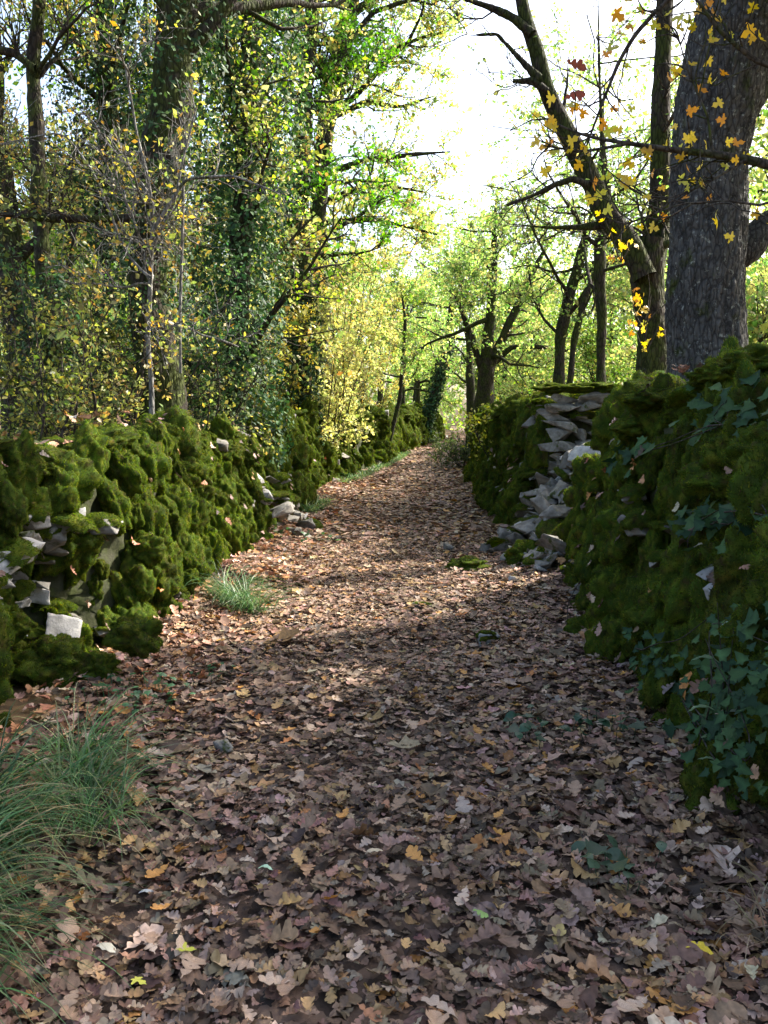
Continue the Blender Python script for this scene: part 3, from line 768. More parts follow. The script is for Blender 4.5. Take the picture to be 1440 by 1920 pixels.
def tree(name, label, trunk, limbs=(), nl1=10, t1=(.35, .98), len1=2.2, el=(.1, .9), n2=6, n3=6, nl=10, L2=1.0, L3=.5, lsize=.06,
         cols=GREENS, w=None, mat=M_BARK, seg=(20, 60), cell=.05, depth=.012, lump=.03, group=None, ivy=None, trop=.06, wob=.18, bare=0.0,
         protos=SIMPLE, azim=None, cat='tree', t2=.2, spread=.06, wobt=.03, twigmat=None, limb_leaf=True):
    P, R = trunk
    base = P[0].copy()
    root = thing(name, label, cat, base, group)
    w = w or np.ones(len(cols))
    V, F = bark_tube(P, R, seg[0], seg[1], cell, depth, wobt, lump)
    obj('trunk', make_mesh('trunk', V - base, F, mat), root)
    Q, r = interp_line(P, R, 24)
    lines, rads = [], []
    for (LP, LR) in limbs:
        V, F = bark_tube(LP, LR, max(10, min(48, seg[0] // 2)), max(24, min(120, seg[1] // 2)), cell, depth * .7, .02, lump * .6)
        obj('limb', make_mesh('limb', V - base, F, mat), root)
        q, rr = interp_line(LP, LR, 8)
        if limb_leaf: lines.append(q); rads.append(rr.mean())
    if nl1:
        t = np.sort(rng.uniform(t1[0], t1[1], nl1)); k = (t * 23).astype(int)
        az = rng.uniform(0, 6.28, nl1) if azim is None else rng.uniform(azim[0], azim[1], nl1)
        e = rng.uniform(el[0], el[1], nl1)
        D = np.stack([np.cos(az) * np.cos(e), np.sin(az) * np.cos(e), np.sin(e)], -1)
        Ls = len1 * rng.uniform(.6, 1.2, nl1) * (1.15 - .5 * t)
        B = grow(Q[k], D, Ls, 8, wob, (0, 0, trop))
        r1 = np.maximum(r[k] * rng.uniform(.3, .5, nl1), .012)
        for j in range(nl1):
            v, f = tubes(B[j:j + 1], r1[j:j + 1], np.array([.008]), 7)
            obj('limb', make_mesh('limb', v - base, f, mat), root)
        lines += list(B); rads += list(r1)
    if lines and nl:
        (tv, tq), (lv, lt, lc) = crown(np.array(lines), np.array(rads), n2, n3, nl, L2, L3, lsize, cols, w, bare=bare, protos=protos, t2=t2, spread=spread)
        obj('twigs', make_mesh('twigs', tv - base, tq, twigmat or M_TWIG), root, kind='stuff')
        obj('crown', make_mesh('crown', lv - base, lt, M_LEAF, lc, smooth=False), root, kind='stuff')
    if ivy:
        n, rad, zlo, zhi, size = ivy[:5]
        k = rng.integers(0, 23, n); Qz, rz = interp_line(P, R, 240)
        zz = (Qz[:, 2] > zlo) & (Qz[:, 2] < zhi); idx = np.where(zz)[0]
        idx = rng.choice(idx, n); az = rng.uniform(0, 6.28, n)
        lumpy = 1 + .5 * vnoise(np.stack([np.cos(az) * 1.2, np.sin(az) * 1.2, Qz[idx, 2] * 1.1], -1), 1.3)
        rr = rz[idx] + rad * lumpy * rng.random(n) ** .45
        d = np.stack([np.cos(az), np.sin(az), 0 * az], -1)
        Pp = Qz[idx] + d * rr[:, None] + .05 * rng.standard_normal((n, 3))
        C = palette(n, DARKG, [3, 3, 2, 1.2], .2)
        iv, it, ic = scatter(SIMPLE, Pp, frames(d + .6 * rng.standard_normal((n, 3)) + [0, 0, .4], rng.uniform(0, 6.28, n)), size * np.exp(.25 * rng.standard_normal(n)), C)
        obj('ivy_foliage', make_mesh('ivy_foliage', iv - base, it, M_IVY, ic, smooth=False), root, kind='stuff')
    return root
def grounded(L, Y, z=None):
    P, R = pixline(L, Y)
    b = P[0].copy(); b[2] = float(gz(P[0][0], P[0][1])) - .1
    if P[0][2] > b[2] + .3: P = np.concatenate([[b], P]); R = np.concatenate([[R[0] * 1.15], R])
    return P, R

# right: big oak
T = grounded([(1325, 770, 168), (1323, 690, 146), (1324, 500, 134), (1335, 300, 130), (1348, 200, 138), (1370, 80, 150), (1395, -60, 135), (1405, -260, 112)], 7.3)
tree('oak_tree', 'massive fissured oak trunk rising behind the ivy-hung wall', T,
     limbs=[pixline([(1385, 210, 70), (1440, 120, 64), (1520, 20, 52), (1640, -120, 40)], 7.3), pixline([(1390, 470, 60), (1430, 425, 52), (1500, 390, 44), (1600, 370, 36)], 7.6),
            pixline([(1404, -230, 104), (1390, -500, 86), (1400, -900, 60), (1380, -1300, 20)], 7.3)],
     nl1=28, t1=(.80, .99), len1=5.8, azim=(-1.7, .1), el=(.1, .8), n2=8, n3=7, nl=12, L2=1.3, L3=.6, lsize=.085, cols=YGREEN, mat=M_BARK_OAK, seg=(144, 430), cell=.038, depth=.022, lump=.02)  # crown enlarged and swung to one side to shade the near path
# right: forked tree
T = grounded([(1224, 770, 72), (1222, 690, 62), (1218, 610, 56), (1216, 550, 60), (1212, 490, 66), (1216, 450, 58)], 10.0)
tree('forked_tree', 'dark forked tree beside the big oak, one limb arching over the path', T,
     limbs=[pixline([(1210, 520, 48), (1188, 460, 46), (1155, 422, 42), (1128, 385, 40), (1106, 330, 38), (1075, 268, 38), (1045, 208, 34), (1020, 150, 28), (1003, 90, 26), (985, 40, 24), (972, -20, 22), (940, -200, 14)], 9.8),
            pixline([(1220, 520, 46), (1234, 430, 44), (1240, 330, 40), (1238, 220, 36), (1244, 120, 32), (1250, 0, 30), (1262, -200, 22), (1240, -500, 12)], 10.2),
            pixline([(998, 66, 17), (960, 32, 14), (915, 12, 11), (860, -6, 8), (800, -30, 5)], 9.75),
            pixline([(1104, 345, 16), (1076, 334, 14), (1042, 345, 11), (1000, 366, 8), (945, 385, 4)], 9.7),
            pixline([(1016, 150, 9), (985, 120, 8), (930, 62, 6), (872, 64, 3)], 9.6),
            pixline([(1030, 170, 8), (1000, 150, 8), (960, 150, 6)], 9.6),
            pixline([(1130, 420, 14), (1090, 424, 9), (1030, 425, 7), (960, 420, 4)], 9.9)],
     nl1=3, t1=(.8, 1), len1=1.2, n2=4, n3=5, nl=5, L2=.75, L3=.45, lsize=.055, cols=YGREEN, seg=(40, 120), cell=.04, depth=.014, bare=.45)
# right: slim upright trunks
tree('slim_tree', 'slim straight dark trunk behind the ruined wall end', grounded([(1128, 775, 25), (1128, 600, 22), (1125, 480, 20), (1136, 380, 16), (1128, 250, 10), (1120, 100, 5), (1122, -60, 1)], 13),
     nl1=10, len1=1.9, n2=5, n3=6, nl=9, L2=.9, lsize=.065, cols=YGREEN, el=(-.1, .5), bare=.2)
tree('slim_tree', 'slender trunk bending right behind the broken wall', grounded([(1045, 770, 24), (1050, 640, 20), (1065, 560, 19), (1090, 480, 16), (1112, 400, 12), (1130, 260, 7), (1135, 120, 1)], 17),
     nl1=14, len1=3.0, n2=6, n3=6, nl=12, L2=1.2, lsize=.07, cols=YGREEN, el=(-.1, .6))
tree('slim_tree', 'thin leaning trunk close to the slender bending one', grounded([(1066, 745, 16), (1075, 640, 15), (1096, 560, 13), (1125, 490, 9), (1150, 380, 4), (1165, 300, 1)], 16),
     nl1=10, len1=2.4, n2=6, n3=6, nl=12, L2=1.0, lsize=.07, cols=YGREEN, el=(-.1, .6))
# pathside tree at the bend
T = grounded([(905, 826, 42), (908, 740, 34), (912, 680, 28), (920, 580, 19), (926, 480, 13), (930, 400, 7), (934, 340, 1)], 30)
tree('pathside_tree', 'dark many-stemmed tree at the right path edge before the bend', T,
     limbs=[pixline([(912, 700, 22), (948, 622, 17), (985, 540, 13), (1008, 490, 9), (1040, 440, 5)], 30), pixline([(910, 720, 16), (890, 650, 12), (872, 600, 9), (850, 540, 6)], 30),
            pixline([(914, 690, 14), (960, 650, 11), (1020, 650, 9), (1080, 660, 6)], 30.5)],
     nl1=14, len1=3.2, t1=(.3, .9), n2=7, n3=7, nl=11, L2=1.4, L3=.7, lsize=.11, cols=YGREEN, cell=.1, el=(-.2, .5), trop=.0)
tree('pathside_tree', 'narrow dark trunk just past the many-stemmed tree', grounded([(884, 814, 18), (881, 700, 15), (879, 640, 12), (868, 560, 8), (862, 470, 2)], 37),
     nl1=10, len1=4, n2=6, n3=7, nl=10, L2=1.8, L3=.9, lsize=.13, cols=YGREEN)
tree('leaning_tree', 'leaning ivy-clad trunk on the left path edge at the bend', grounded([(788, 832, 19), (805, 770, 16), (822, 715, 15), (838, 650, 13), (848, 560, 10), (845, 460, 2)], 46),
     nl1=12, len1=5, n2=7, n3=7, nl=10, L2=2.0, L3=1.0, lsize=.15, cols=YGREEN, ivy=(2500, .18, .3, 6, .16), el=(-.1, .6))
tree('wall_sapling', 'thin crooked dark sapling growing out of the far mossy wall', grounded([(728, 846, 9), (738, 795, 9), (750, 745, 8), (755, 690, 7), (760, 600, 5), (750, 520, 2)], 31),
     nl1=7, len1=1.6, n2=5, n3=6, nl=6, L2=.9, lsize=.09, t1=(.55, 1), cols=GREENS)

# left: big trunk and neighbours
T = grounded([(305, 800, 100), (302, 740, 84), (288, 640, 78), (276, 540, 76), (284, 420, 74), (304, 300, 72), (322, 180, 70), (332, 80, 72), (338, 0, 74), (350, -150, 66), (330, -400, 50), (340, -800, 24)], 9.6)
tree('oak_tree', 'tall grey trunk behind the mossy wall, hung with golden leaves', T,
     limbs=[pixline([(330, 60, 30), (300, -10, 26), (240, -80, 22), (150, -140, 16)], 9.5), pixline([(245, 412, 16), (180, 412, 14), (100, 410, 12), (0, 400, 10), (-80, 390, 6)], 9.0)],
     nl1=18, t1=(.45, .98), len1=2.8, n2=7, n3=7, nl=9, L2=1.1, L3=.5, lsize=.06, cols=OLIVE, w=[3, 3, 2, 2, 1], mat=M_BARK, seg=(72, 260), cell=.045, depth=.016,
     ivy=(5000, .35, 2.4, 8, .06))
tree('pale_sapling', 'slender pale-barked sapling with bare twigs before the tall grey trunk', grounded([(286, 700, 11), (280, 640, 11), (283, 560, 10), (282, 480, 10), (290, 420, 9), (280, 340, 7), (250, 250, 5), (235, 120, 4)], 8.7),
     limbs=[pixline([(284, 470, 6), (330, 380, 5), (345, 300, 4), (370, 200, 3)], 8.5), pixline([(282, 520, 6), (240, 480, 5), (180, 330, 4), (120, 250, 3), (0, 270, 2)], 8.4),
            pixline([(338, 700, 6), (335, 600, 6), (342, 480, 6), (346, 350, 5), (350, 260, 3)], 8.6), pixline([(290, 430, 6), (350, 340, 5), (440, 330, 4), (520, 360, 3)], 8.3)],
     nl1=14, t1=(.35, 1), len1=1.1, n2=7, n3=6, nl=4, L2=.55, L3=.3, lsize=.05, cols=[(.40, .34, .08), (.38, .25, .07), (.28, .30, .08), (.20, .25, .07)], mat=M_BARK_PALE, seg=(12, 60), depth=.002, lump=.004, bare=.55, twigmat=M_BARK_PALE, wob=.3)
tree('ivy_tree', 'thickly ivy-clad trunk between the tall grey trunk and the yellow shrubs', grounded([(440, 790, 44), (446, 600, 42), (455, 400, 40), (470, 200, 36), (470, 0, 32), (480, -300, 20), (480, -700, 2)], 12.6),
     nl1=22, len1=2.4, n2=7, n3=6, nl=12, L2=1.0, lsize=.065, cols=GREENS + GOLD[:2], ivy=(13000, .62, .9, 8, .075), t1=(.15, .98))
tree('ivy_tree', 'ivy-clad trunk with a bright green leaf mass beside the yellow shrubs', grounded([(560, 790, 36), (566, 600, 34), (560, 400, 32), (570, 200, 30), (590, 0, 26), (600, -300, 16), (600, -600, 2)], 20),
     nl1=20, len1=2.6, n2=7, n3=6, nl=14, L2=1.2, lsize=.08, cols=[(.07, .17, .02), (.10, .24, .025), (.05, .12, .02), (.13, .28, .03)], ivy=(5000, .4, .9, 5, .09), t1=(.25, .8))
tree('dark_tree', 'dark crooked trunk showing through the golden foliage', grounded([(606, 790, 36), (604, 600, 32), (598, 400, 30), (604, 280, 34), (640, 100, 34), (660, 0, 30), (680, -300, 18), (680, -600, 2)], 22),
     limbs=[pixline([(604, 330, 14), (690, 298, 11), (760, 292, 8), (845, 284, 3)], 21.5), pixline([(642, 130, 16), (715, 100, 11), (790, 70, 6), (835, 60, 3)], 21.8),
            pixline([(600, 420, 13), (690, 408, 10), (760, 425, 6), (820, 440, 3)], 21), pixline([(655, 30, 16), (730, -20, 12), (800, -40, 8), (850, -30, 3)], 22),
            pixline([(620, 220, 13), (690, 190, 10), (750, 200, 6), (815, 180, 3)], 22.4), pixline([(645, 90, 12), (700, 20, 9), (770, 0, 6), (820, 10, 3)], 21.2),
            pixline([(602, 380, 12), (680, 350, 9), (740, 350, 6), (800, 360, 3)], 22.2)],
     nl1=22, len1=4.2, t1=(.25, .98), n2=13, n3=7, nl=12, L2=1.3, L3=.6, lsize=.095, cols=GOLD + YGREEN[:3])
tree('dark_tree', 'dark mossy trunk rising beside the pale sky gaps at the wood edge', grounded([(90, 800, 40), (95, 640, 36), (80, 480, 32), (74, 380, 30), (70, 250, 28), (60, 120, 30), (72, 0, 28), (90, -300, 18)], 10.5),
     limbs=[pixline([(66, 130, 20), (30, 100, 18), (-20, 90, 16)], 10.4)],
     nl1=9, len1=1.8, t1=(.4, .98), n2=5, n3=6, nl=8, L2=.9, lsize=.055, cols=OLIVE, ivy=(2500, .25, .8, 3.2, .06))
tree('dark_tree', 'broad shaded trunk deep behind the mossy wall', grounded([(38, 800, 66), (40, 680, 58), (26, 520, 52), (5, 380, 46), (-20, 200, 44), (-30, -200, 30)], 12.5),
     nl1=10, len1=2.2, t1=(.2, .8), n2=6, n3=6, nl=8, L2=1.0, lsize=.065, cols=OLIVE)
tree('dark_tree', 'dark trunk half hidden behind green shrubs by the wall', grounded([(194, 800, 50), (196, 640, 46), (200, 450, 42), (205, 250, 36), (190, 0, 30), (200, -300, 16)], 13.5),
     nl1=16, len1=2.4, t1=(.25, .98), n2=6, n3=6, nl=12, L2=1.1, lsize=.07, cols=GREENS, ivy=(9000, .7, .8, 8, .075))

# shrubs: several stems from one base
def shrub(name, label, px, Y, H, spread, n_st, cols, w=None, n2=6, n3=6, nl=10, lsize=.055, L2=.7, L3=.35, base=None, bare=0.0, group=None):
    p = at(px, 795, Y); b = np.array([p[0], Y, float(gz(p[0], Y)) - .05])
    root = thing(name, label, 'shrub', b, group)
    az = rng.uniform(0, 6.28, n_st)
    D = np.stack([np.cos(az) * spread, np.sin(az) * spread, np.ones(n_st) * H], -1)
    S = grow(np.tile(b, (n_st, 1)) + .12 * np.stack([np.cos(az), np.sin(az), 0 * az], -1), D, np.linalg.norm(D, axis=1) * rng.uniform(.7, 1.1, n_st), 8, .10, (0, 0, .02))
    r = rng.uniform(.012, .028, n_st)
    for j in range(n_st):
        v, f = tubes(S[j:j + 1], r[j:j + 1], np.array([.005]), 6)
        obj('stem', make_mesh('stem', v - b, f, M_TWIG), root)
    (tv, tq), (lv, lt, lc) = crown(S, r, n2, n3, nl, L2, L3, lsize, cols, w or np.ones(len(cols)), bare=bare, t2=.12)
    obj('twigs', make_mesh('twigs', tv - b, tq, M_TWIG), root, kind='stuff')
    obj('foliage', make_mesh('foliage', lv - b, lt, M_LEAF, lc, smooth=False), root, kind='stuff')
    return root
shrub('shrub', 'tall golden-leaved shrub overhanging the wall in full light', 612, 25, 6.5, 2.3, 13, GOLD, n2=10, n3=7, nl=12, L2=1.1, lsize=.08)
shrub('shrub', 'yellow shrub with orange tips leaning out toward the path', 680, 34, 7.0, 2.4, 11, GOLD, n2=10, n3=7, nl=12, L2=1.3, lsize=.10)
shrub('shrub', 'slender yellow shrub arching out from behind the second mossy wall', 585, 20.5, 5.0, 1.7, 12, GOLD[:3] + [(.5, .5, .2)], n2=10, n3=7, nl=12, L2=1.0, lsize=.075)
shrub('shrub', 'pale yellow low shrub spilling over the wall top', 500, 19.5, 3.6, 1.4, 12, [(.42, .38, .08), (.36, .34, .07), (.46, .36, .08), (.25, .26, .06)], n2=9, n3=7, nl=10, lsize=.07)
shrub('shrub', 'grey-green privet-like shrub against the ivy-clad trunk', 372, 12.0, 2.4, .8, 11, [(.12, .17, .06), (.16, .20, .08), (.30, .28, .08), (.08, .12, .04)], n2=7, n3=6, nl=9)
shrub('shrub', 'sparse yellowing shrub at the foot of the tall grey trunk', 345, 10.6, 2.2, .7, 8, [(.36, .30, .08), (.22, .22, .06), (.14, .17, .05)], n2=6, n3=6, nl=6, bare=.3)
shrub('shrub', 'olive shrub filling the gap behind the mossy wall', 150, 9.2, 2.3, 1.1, 9, OLIVE, n2=7, n3=6, nl=8)
shrub('shrub', 'dull green shrub beside the broad shaded trunk', 30, 8.6, 2.1, .9, 9, [(.14, .16, .04), (.22, .22, .05), (.10, .13, .03)], n2=7, n3=6, nl=8)
shrub('shrub', 'dark green holly-like shrub behind the olive shrub', 230, 11, 3.0, 1.2, 10, [(.03, .07, .03), (.05, .10, .035), (.08, .13, .04)], n2=8, n3=6, nl=10)
shrub('shrub', 'bramble-like yellow shrub behind the broken wall end', 985, 15, 1.6, 1.1, 10, [(.42, .40, .06), (.34, .36, .06), (.24, .30, .05)], n2=6, n3=6, nl=7)
shrub('shrub', 'dark low shrub at the far end of the right wall', 872, 27, .9, .7, 10, [(.06, .09, .03), (.10, .13, .04)], n2=6, n3=6, nl=8, lsize=.07)

# background trees: a few kinds, copied as individuals
def bg_proto(label, H, cols, group, leafz=.25, nl=10, lsize=.13, len1=3.2, r=.13):
    lean = rng.uniform(-.5, .5, 2)
    P = np.array([[0, 0, -.2], [.05, 0, H * .2], [lean[0] * .4, lean[1] * .4, H * .5], [lean[0], lean[1], H * .8], [lean[0] * 1.2, lean[1] * 1.3, H]])
    return tree('woodland_tree', label, (P, np.array([r * 1.3, r, r * .8, r * .45, .03])), nl1=18, t1=(leafz, .99), len1=len1, n2=7, n3=6, nl=nl, L2=1.4, L3=.8,
                lsize=lsize, cols=cols, group=group, el=(-.15, .7), seg=(9, 24), spread=.12, cell=.1)
GL = 'woodland trees behind the left wall'; GR = 'sunlit trees in the open wood beyond the right wall'; GC = 'far trees where the path bends'
LL = 'shaded leafy tree in the dense wood behind the left wall'
LR = 'backlit yellow-green tree in the open wood beyond the right wall'
LC = 'far pale green tree standing along the path past the bend'
pl = [bg_proto(LL, 9, GREENS, GL), bg_proto(LL, 10, OLIVE, GL), bg_proto(LL, 8, GREENS + GOLD, GL)]
prr = [bg_proto(LR, 8, YGREEN, GR, .12, 11, .13), bg_proto(LR, 9, YGREEN + GOLD[:2], GR, .2, 10, .13), bg_proto(LR, 7, GREENS + YGREEN, GR, .1, 11, .13)]
pc = [bg_proto(LC, 10, YGREEN, GC, .25, 11, .2, 4.2, .18), bg_proto(LC, 9, GREENS + YGREEN, GC, .2, 11, .2, 4, .16)]
def place(protos, spots):
    for k, (x, y) in enumerate(spots):
        p = protos[k % len(protos)]
        o = p if k < len(protos) else copy_tree(p)
        s = random.uniform(.85, 1.2); o.location = (x, y, float(gz(x, y)) - .1); o.rotation_euler = (0, 0, random.uniform(0, 6.28)); o.scale = (s, s, s * random.uniform(.9, 1.15))
spots = []
while len(spots) < 20:
    y = random.uniform(14, 60); x = random.uniform(-.55 * y, min(-3.2, float(xl(y)) - 2.5) + .15 * 0)
    if x < -.52 * y or -.52 * y < x < -.37 * y and y < 45: continue
    if all((x - a) ** 2 + (y - b) ** 2 > 4.5 for a, b in spots): spots.append((x, y))
place(pl, spots)
spots = []
while len(spots) < 26:
    y = random.uniform(19, 62); x = random.uniform(float(xr(y)) + (5.5 if y < 36 else 2.8), .55 * y + 2)
    if all((x - a) ** 2 + (y - b) ** 2 > 8 for a, b in spots): spots.append((x, y))
place(prr, spots)
spots = []
for k in range(16):
    y = 52 + k * 3.2; sd = 1 if k % 2 else -1
    spots.append((float(xc(y)) + sd * random.uniform(2.6, 5.5) - (1.0 if sd < 0 else 0), y))
place(pc, spots)
# two broad oaks, unseen on the right, added so their crowns shade the path
for k, (x, y, lab) in enumerate([(7.0, 6.3, 'unseen leafy oak added to shade the path, nearest the ivy-hung wall'), (8.6, 8.6, 'unseen leafy oak added to shade the path, behind the other broad oak')]):
    P = np.array([[x, y, float(gz(x, y)) - .1], [x, y, 2.5], [x + .2, y, 4.6], [x + .1, y + .2, 7.2], [x, y, 8.6]])
    tree('oak_tree', lab, (P, np.array([.26, .22, .18, .09, .02])), nl1=16, t1=(.36, .95), len1=3.1, el=(-.1, .6), n2=7, n3=6, nl=13, L2=1.2, L3=.6, lsize=.10, cols=YGREEN)
# far wood: reads as one mass
n = 26000
ang = rng.uniform(-.62, .62, n); dist = rng.uniform(85, 125, n)
x = np.sin(ang) * dist; y = np.cos(ang) * dist
hmax = np.where(x < 2, 11, 7) * (1 + .35 * vnoise(np.stack([x, y, 0 * x], -1), .16))
z = gz(x, y) + hmax * rng.random(n) ** .8
keep = (fbm(np.stack([x, y, z], -1), .35, 2) > -.25) & ~((np.abs(x - xc(y)) < 0.6))
P = np.stack([x, y, z], -1)[keep]
V, T, C = leaf_cloud(P, .55, YGREEN + GREENS, np.ones(10))
o = obj('distant_woodland', make_mesh('distant_woodland', V, T, M_LEAF, C, smooth=False), kind='stuff')
tag(o, 'hazy far wood closing the view behind all the trees', 'woodland')

# ---------------------------------------------------------------- overhanging maple at the right, leaves one by one
MAPLE_COLS = [(.52, .40, .06), (.56, .44, .09), (.50, .32, .06), (.40, .40, .08), (.50, .25, .06)]
MAPLE_ME = []
for k in range(10):
    v, t = MAPLE[k % 3]
    MAPLE_ME.append(make_mesh('leaf', v, t, M_LEAF, np.tile(np.array(MAPLE_COLS[k % 5]), (len(v), 1))))
tp, tr = grounded([(1600, 760, 60), (1590, 500, 54), (1570, 320, 46), (1580, 100, 36), (1600, -200, 20)], 4.6)
mroot = thing('maple_tree', 'young maple leaning in from the right with scattered yellow leaves', 'tree', tp[0])
v, f = bark_tube(tp, tr, 16, 60, .04, .008, .02, .01); obj('trunk', make_mesh('trunk', v - tp[0], f, M_BARK), mroot)
br = [pixline([(1575, 350, 24), (1500, 325, 20), (1420, 302, 17), (1340, 290, 14), (1260, 278, 11), (1180, 262, 8), (1090, 250, 5), (1010, 215, 2)], 4.7),
      pixline([(1180, 262, 7), (1140, 270, 6), (1090, 280, 5), (1020, 272, 3)], 4.7),
      pixline([(1580, 150, 16), (1500, 140, 12), (1420, 120, 9), (1350, 60, 7), (1300, -10, 5)], 4.6),
      pixline([(1230, 20, 8), (1190, 60, 8), (1160, 110, 7), (1130, 190, 5), (1090, 300, 3)], 4.8),
      pixline([(1600, -100, 18), (1450, -80, 14), (1300, -40, 10), (1220, 30, 7)], 4.75),
      pixline([(1340, 290, 6), (1330, 220, 4), (1290, 130, 3), (1270, 60, 2)], 4.7),
      pixline([(1400, 300, 6), (1330, 340, 4), (1280, 360, 3), (1200, 380, 2)], 4.6),
      pixline([(1440, 380, 5), (1370, 370, 4), (1280, 376, 3), (1190, 410, 2)], 4.5)]
lines = []
for P, R in br:
    q, r = interp_line(P, R, 24, .02); v, f = tubes(q[None], r[None], None, 7)
    obj('limb', make_mesh('limb', v - tp[0], f, M_TWIG), mroot); lines.append(interp_line(P, R, 8, .02)[0])
lines = np.array(lines)
i2 = np.repeat(np.arange(len(lines)), 12); P, Tn = along(lines, i2, rng.uniform(.25, 1, len(i2)))
B2 = grow(P, side_dir(Tn, rng.uniform(.4, 1.2, len(i2))), rng.uniform(.15, .5, len(i2)), 6, .3, (0, 0, .02))
v, f = tubes(B2, np.full(len(B2), .005), np.full(len(B2), .0015), 4)
obj('twigs', make_mesh('twigs', v - tp[0], f, M_TWIG), mroot, kind='stuff')
ml = grow(np.tile(tp[-2], (11, 1)) + rng.uniform(-.1, .1, (11, 3)) + [0, 0, .9], np.stack([rng.uniform(.1, 1, 11), rng.uniform(-1, .7, 11), rng.uniform(.1, .7, 11)], -1), rng.uniform(1.6, 2.9, 11), 8, .15, (0, 0, .05))  # upper limbs and crown above the view, added to shade the near path
for q in ml:
    v, f = tubes(q[None], np.array([.03]), np.array([.008]), 7); obj('limb', make_mesh('limb', v - tp[0], f, M_BARK), mroot)
(tv, tq), (lv, lt, lc) = crown(ml, np.full(11, .03), 8, 7, 14, .9, .45, .07, [(.45, .40, .06), (.38, .40, .08), (.30, .36, .07)], np.ones(3), protos=OVAL)
obj('twigs', make_mesh('twigs', tv - tp[0], tq, M_TWIG), mroot, kind='stuff')
obj('crown', make_mesh('crown', lv - tp[0], lt, M_LEAF, lc, smooth=False), mroot, kind='stuff')
def leaf_at(p, s, me=None, rot=None):
    obj('leaf', me or random.choice(MAPLE_ME), mroot, tuple(np.array(p) - tp[0]), rot or (random.uniform(.5, 2.2), random.uniform(-.6, .6), random.uniform(0, 6.28)), (s, s, s))
for px, py in [(1345, 195), (1352, 225), (1298, 260), (1325, 275), (1368, 265), (1378, 300), (1385, 268), (1398, 295), (1275, 295), (1345, 38), (1330, 60), (1310, 22), (1280, 340), (1292, 256), (1360, 310), (1410, 340), (1402, 60),
               (1165, 65), (1180, 50), (1140, 100), (1150, 92), (1205, 75), (1035, 185), (1030, 228), (1130, 235), (1145, 245), (1160, 30), (1200, 15), (1270, 33), (1300, 120)]:
    leaf_at(at(px, py, random.uniform(4.5, 4.9)), random.uniform(.045, .075))
i3 = rng.integers(0, len(B2), 120); P, _ = along(B2, i3, rng.uniform(.3, 1, 120))
for p in P: leaf_at(p + .02 * rng.standard_normal(3), random.uniform(.035, .07))
# two russet oak leaves hanging on a twig
RUS = [make_mesh('leaf', v, t, M_LEAF, np.tile(np.array((.20, .055, .03)), (len(v), 1))) for v, t in OAK[:2]]
leaf_at(at(1078, 122, 4.6), .125, RUS[0], (1.25, .25, .3)); leaf_at(at(1076, 176, 4.6), .11, RUS[1], (1.2, -.2, -.2))
# yellow twigs of leaves on the low shoots by the forked trunk
def shoot(px, py, n, Y, lab):
    b = at(px, py + 70, Y); r = thing('leafy_shoot', lab, 'shoot', b)
    S = grow(np.tile(b, (3, 1)), np.array([[.1, 0, 1], [-.4, .1, .9], [.4, -.1, .8]]), np.array([.6, .45, .45]), 7, .15, (0, 0, .05))
    for q3 in S:
        v, f = tubes(q3[None], np.array([.008]), np.array([.003]), 5); obj('stem', make_mesh('stem', v - b, f, M_TWIG), r)
    i3 = rng.integers(0, 3, n); P, _ = along(S, i3, rng.uniform(.1, 1, n))
    for p in P:
        s = random.uniform(.05, .09); q = p + .06 * rng.standard_normal(3) - b
        obj('leaf', random.choice(MAPLE_ME), r, tuple(q), (random.uniform(.4, 2.2), random.uniform(-.6, .6), random.uniform(0, 6.28)), (s, s, s))
shoot(1205, 545, 20, 9.3, 'orange-tipped leafy shoot on the stump of the forked tree')
shoot(1210, 590, 14, 9.2, 'drooping yellow leafy shoot low on the forked trunk')
shoot(1165, 420, 16, 9.0, 'yellow leafy shoot in the fork of the dark tree')

# ---------------------------------------------------------------- ivy on the right wall
IVY_ME = []
for k in range(9):
    v, t = IVY[k % 3]; c = np.array([(.026, .060, .022), (.042, .085, .028), (.016, .040, .017)][k // 3])
    cc = np.tile(c, (len(v), 1)) * (1 + .2 * rng.standard_normal((len(v), 1))); cc[0] *= 1.7
    IVY_ME.append(make_mesh('leaf', v, t, M_IVY, np.clip(cc, .005, 1)))
def hit_right(px, py):
    best = None
    for Y in np.arange(2.0, 9.0, .03):
        p = at(px, py, Y); H = float(right_top(Y)); zz = p[2] - float(gz(xc(Y), Y))
        if p[0] > right_face(Y, min(zz, H), H) - .10 and zz < H + .12: return p
    return None
def ivy(label, polys, smin, smax):
    pts = []
    for (cx, cy, rx, ry, n) in polys:
        while n > 0:
            n -= 1
            px = cx + rx * random.gauss(0, .5); py = cy + ry * random.gauss(0, .5)
            p = hit_right(px, py)
            if p is not None: pts.append(p + np.array([random.uniform(-.05, .03), random.uniform(-.04, .03), 0]))
    b = pts[0].copy(); b[2] = float(gz(b[0], b[1])); r = thing('ivy', label, 'ivy', b)
    for p in pts:
        s = random.uniform(smin, smax)
        R = frames(np.array([[-.75 + random.gauss(0, .35), -.45 + random.gauss(0, .35), .75 + random.gauss(0, .3)]]), np.array([random.uniform(0, 6.28)]))[0]
        from mathutils import Matrix
        e = Matrix(R.tolist()).to_euler()
        obj('leaf', random.choice(IVY_ME), r, tuple(p - b), e, (s, s, s))
    for k in range(4):
        q = np.array(random.sample(pts, 4)); q = q[np.argsort(q[:, 2])]
        Q, _ = interp_line(q, np.ones(4), 14, .04); v, f = tubes(Q[None], np.array([.004]), np.array([.002]), 5)
        obj('stem', make_mesh('stem', v - b, f, M_TWIG), r)
ivy('large-leaved ivy trailing over the top of the shaded wall', [(1390, 760, 80, 55, 36), (1180, 850, 60, 40, 20), (1330, 800, 60, 40, 10)], .055, .10)
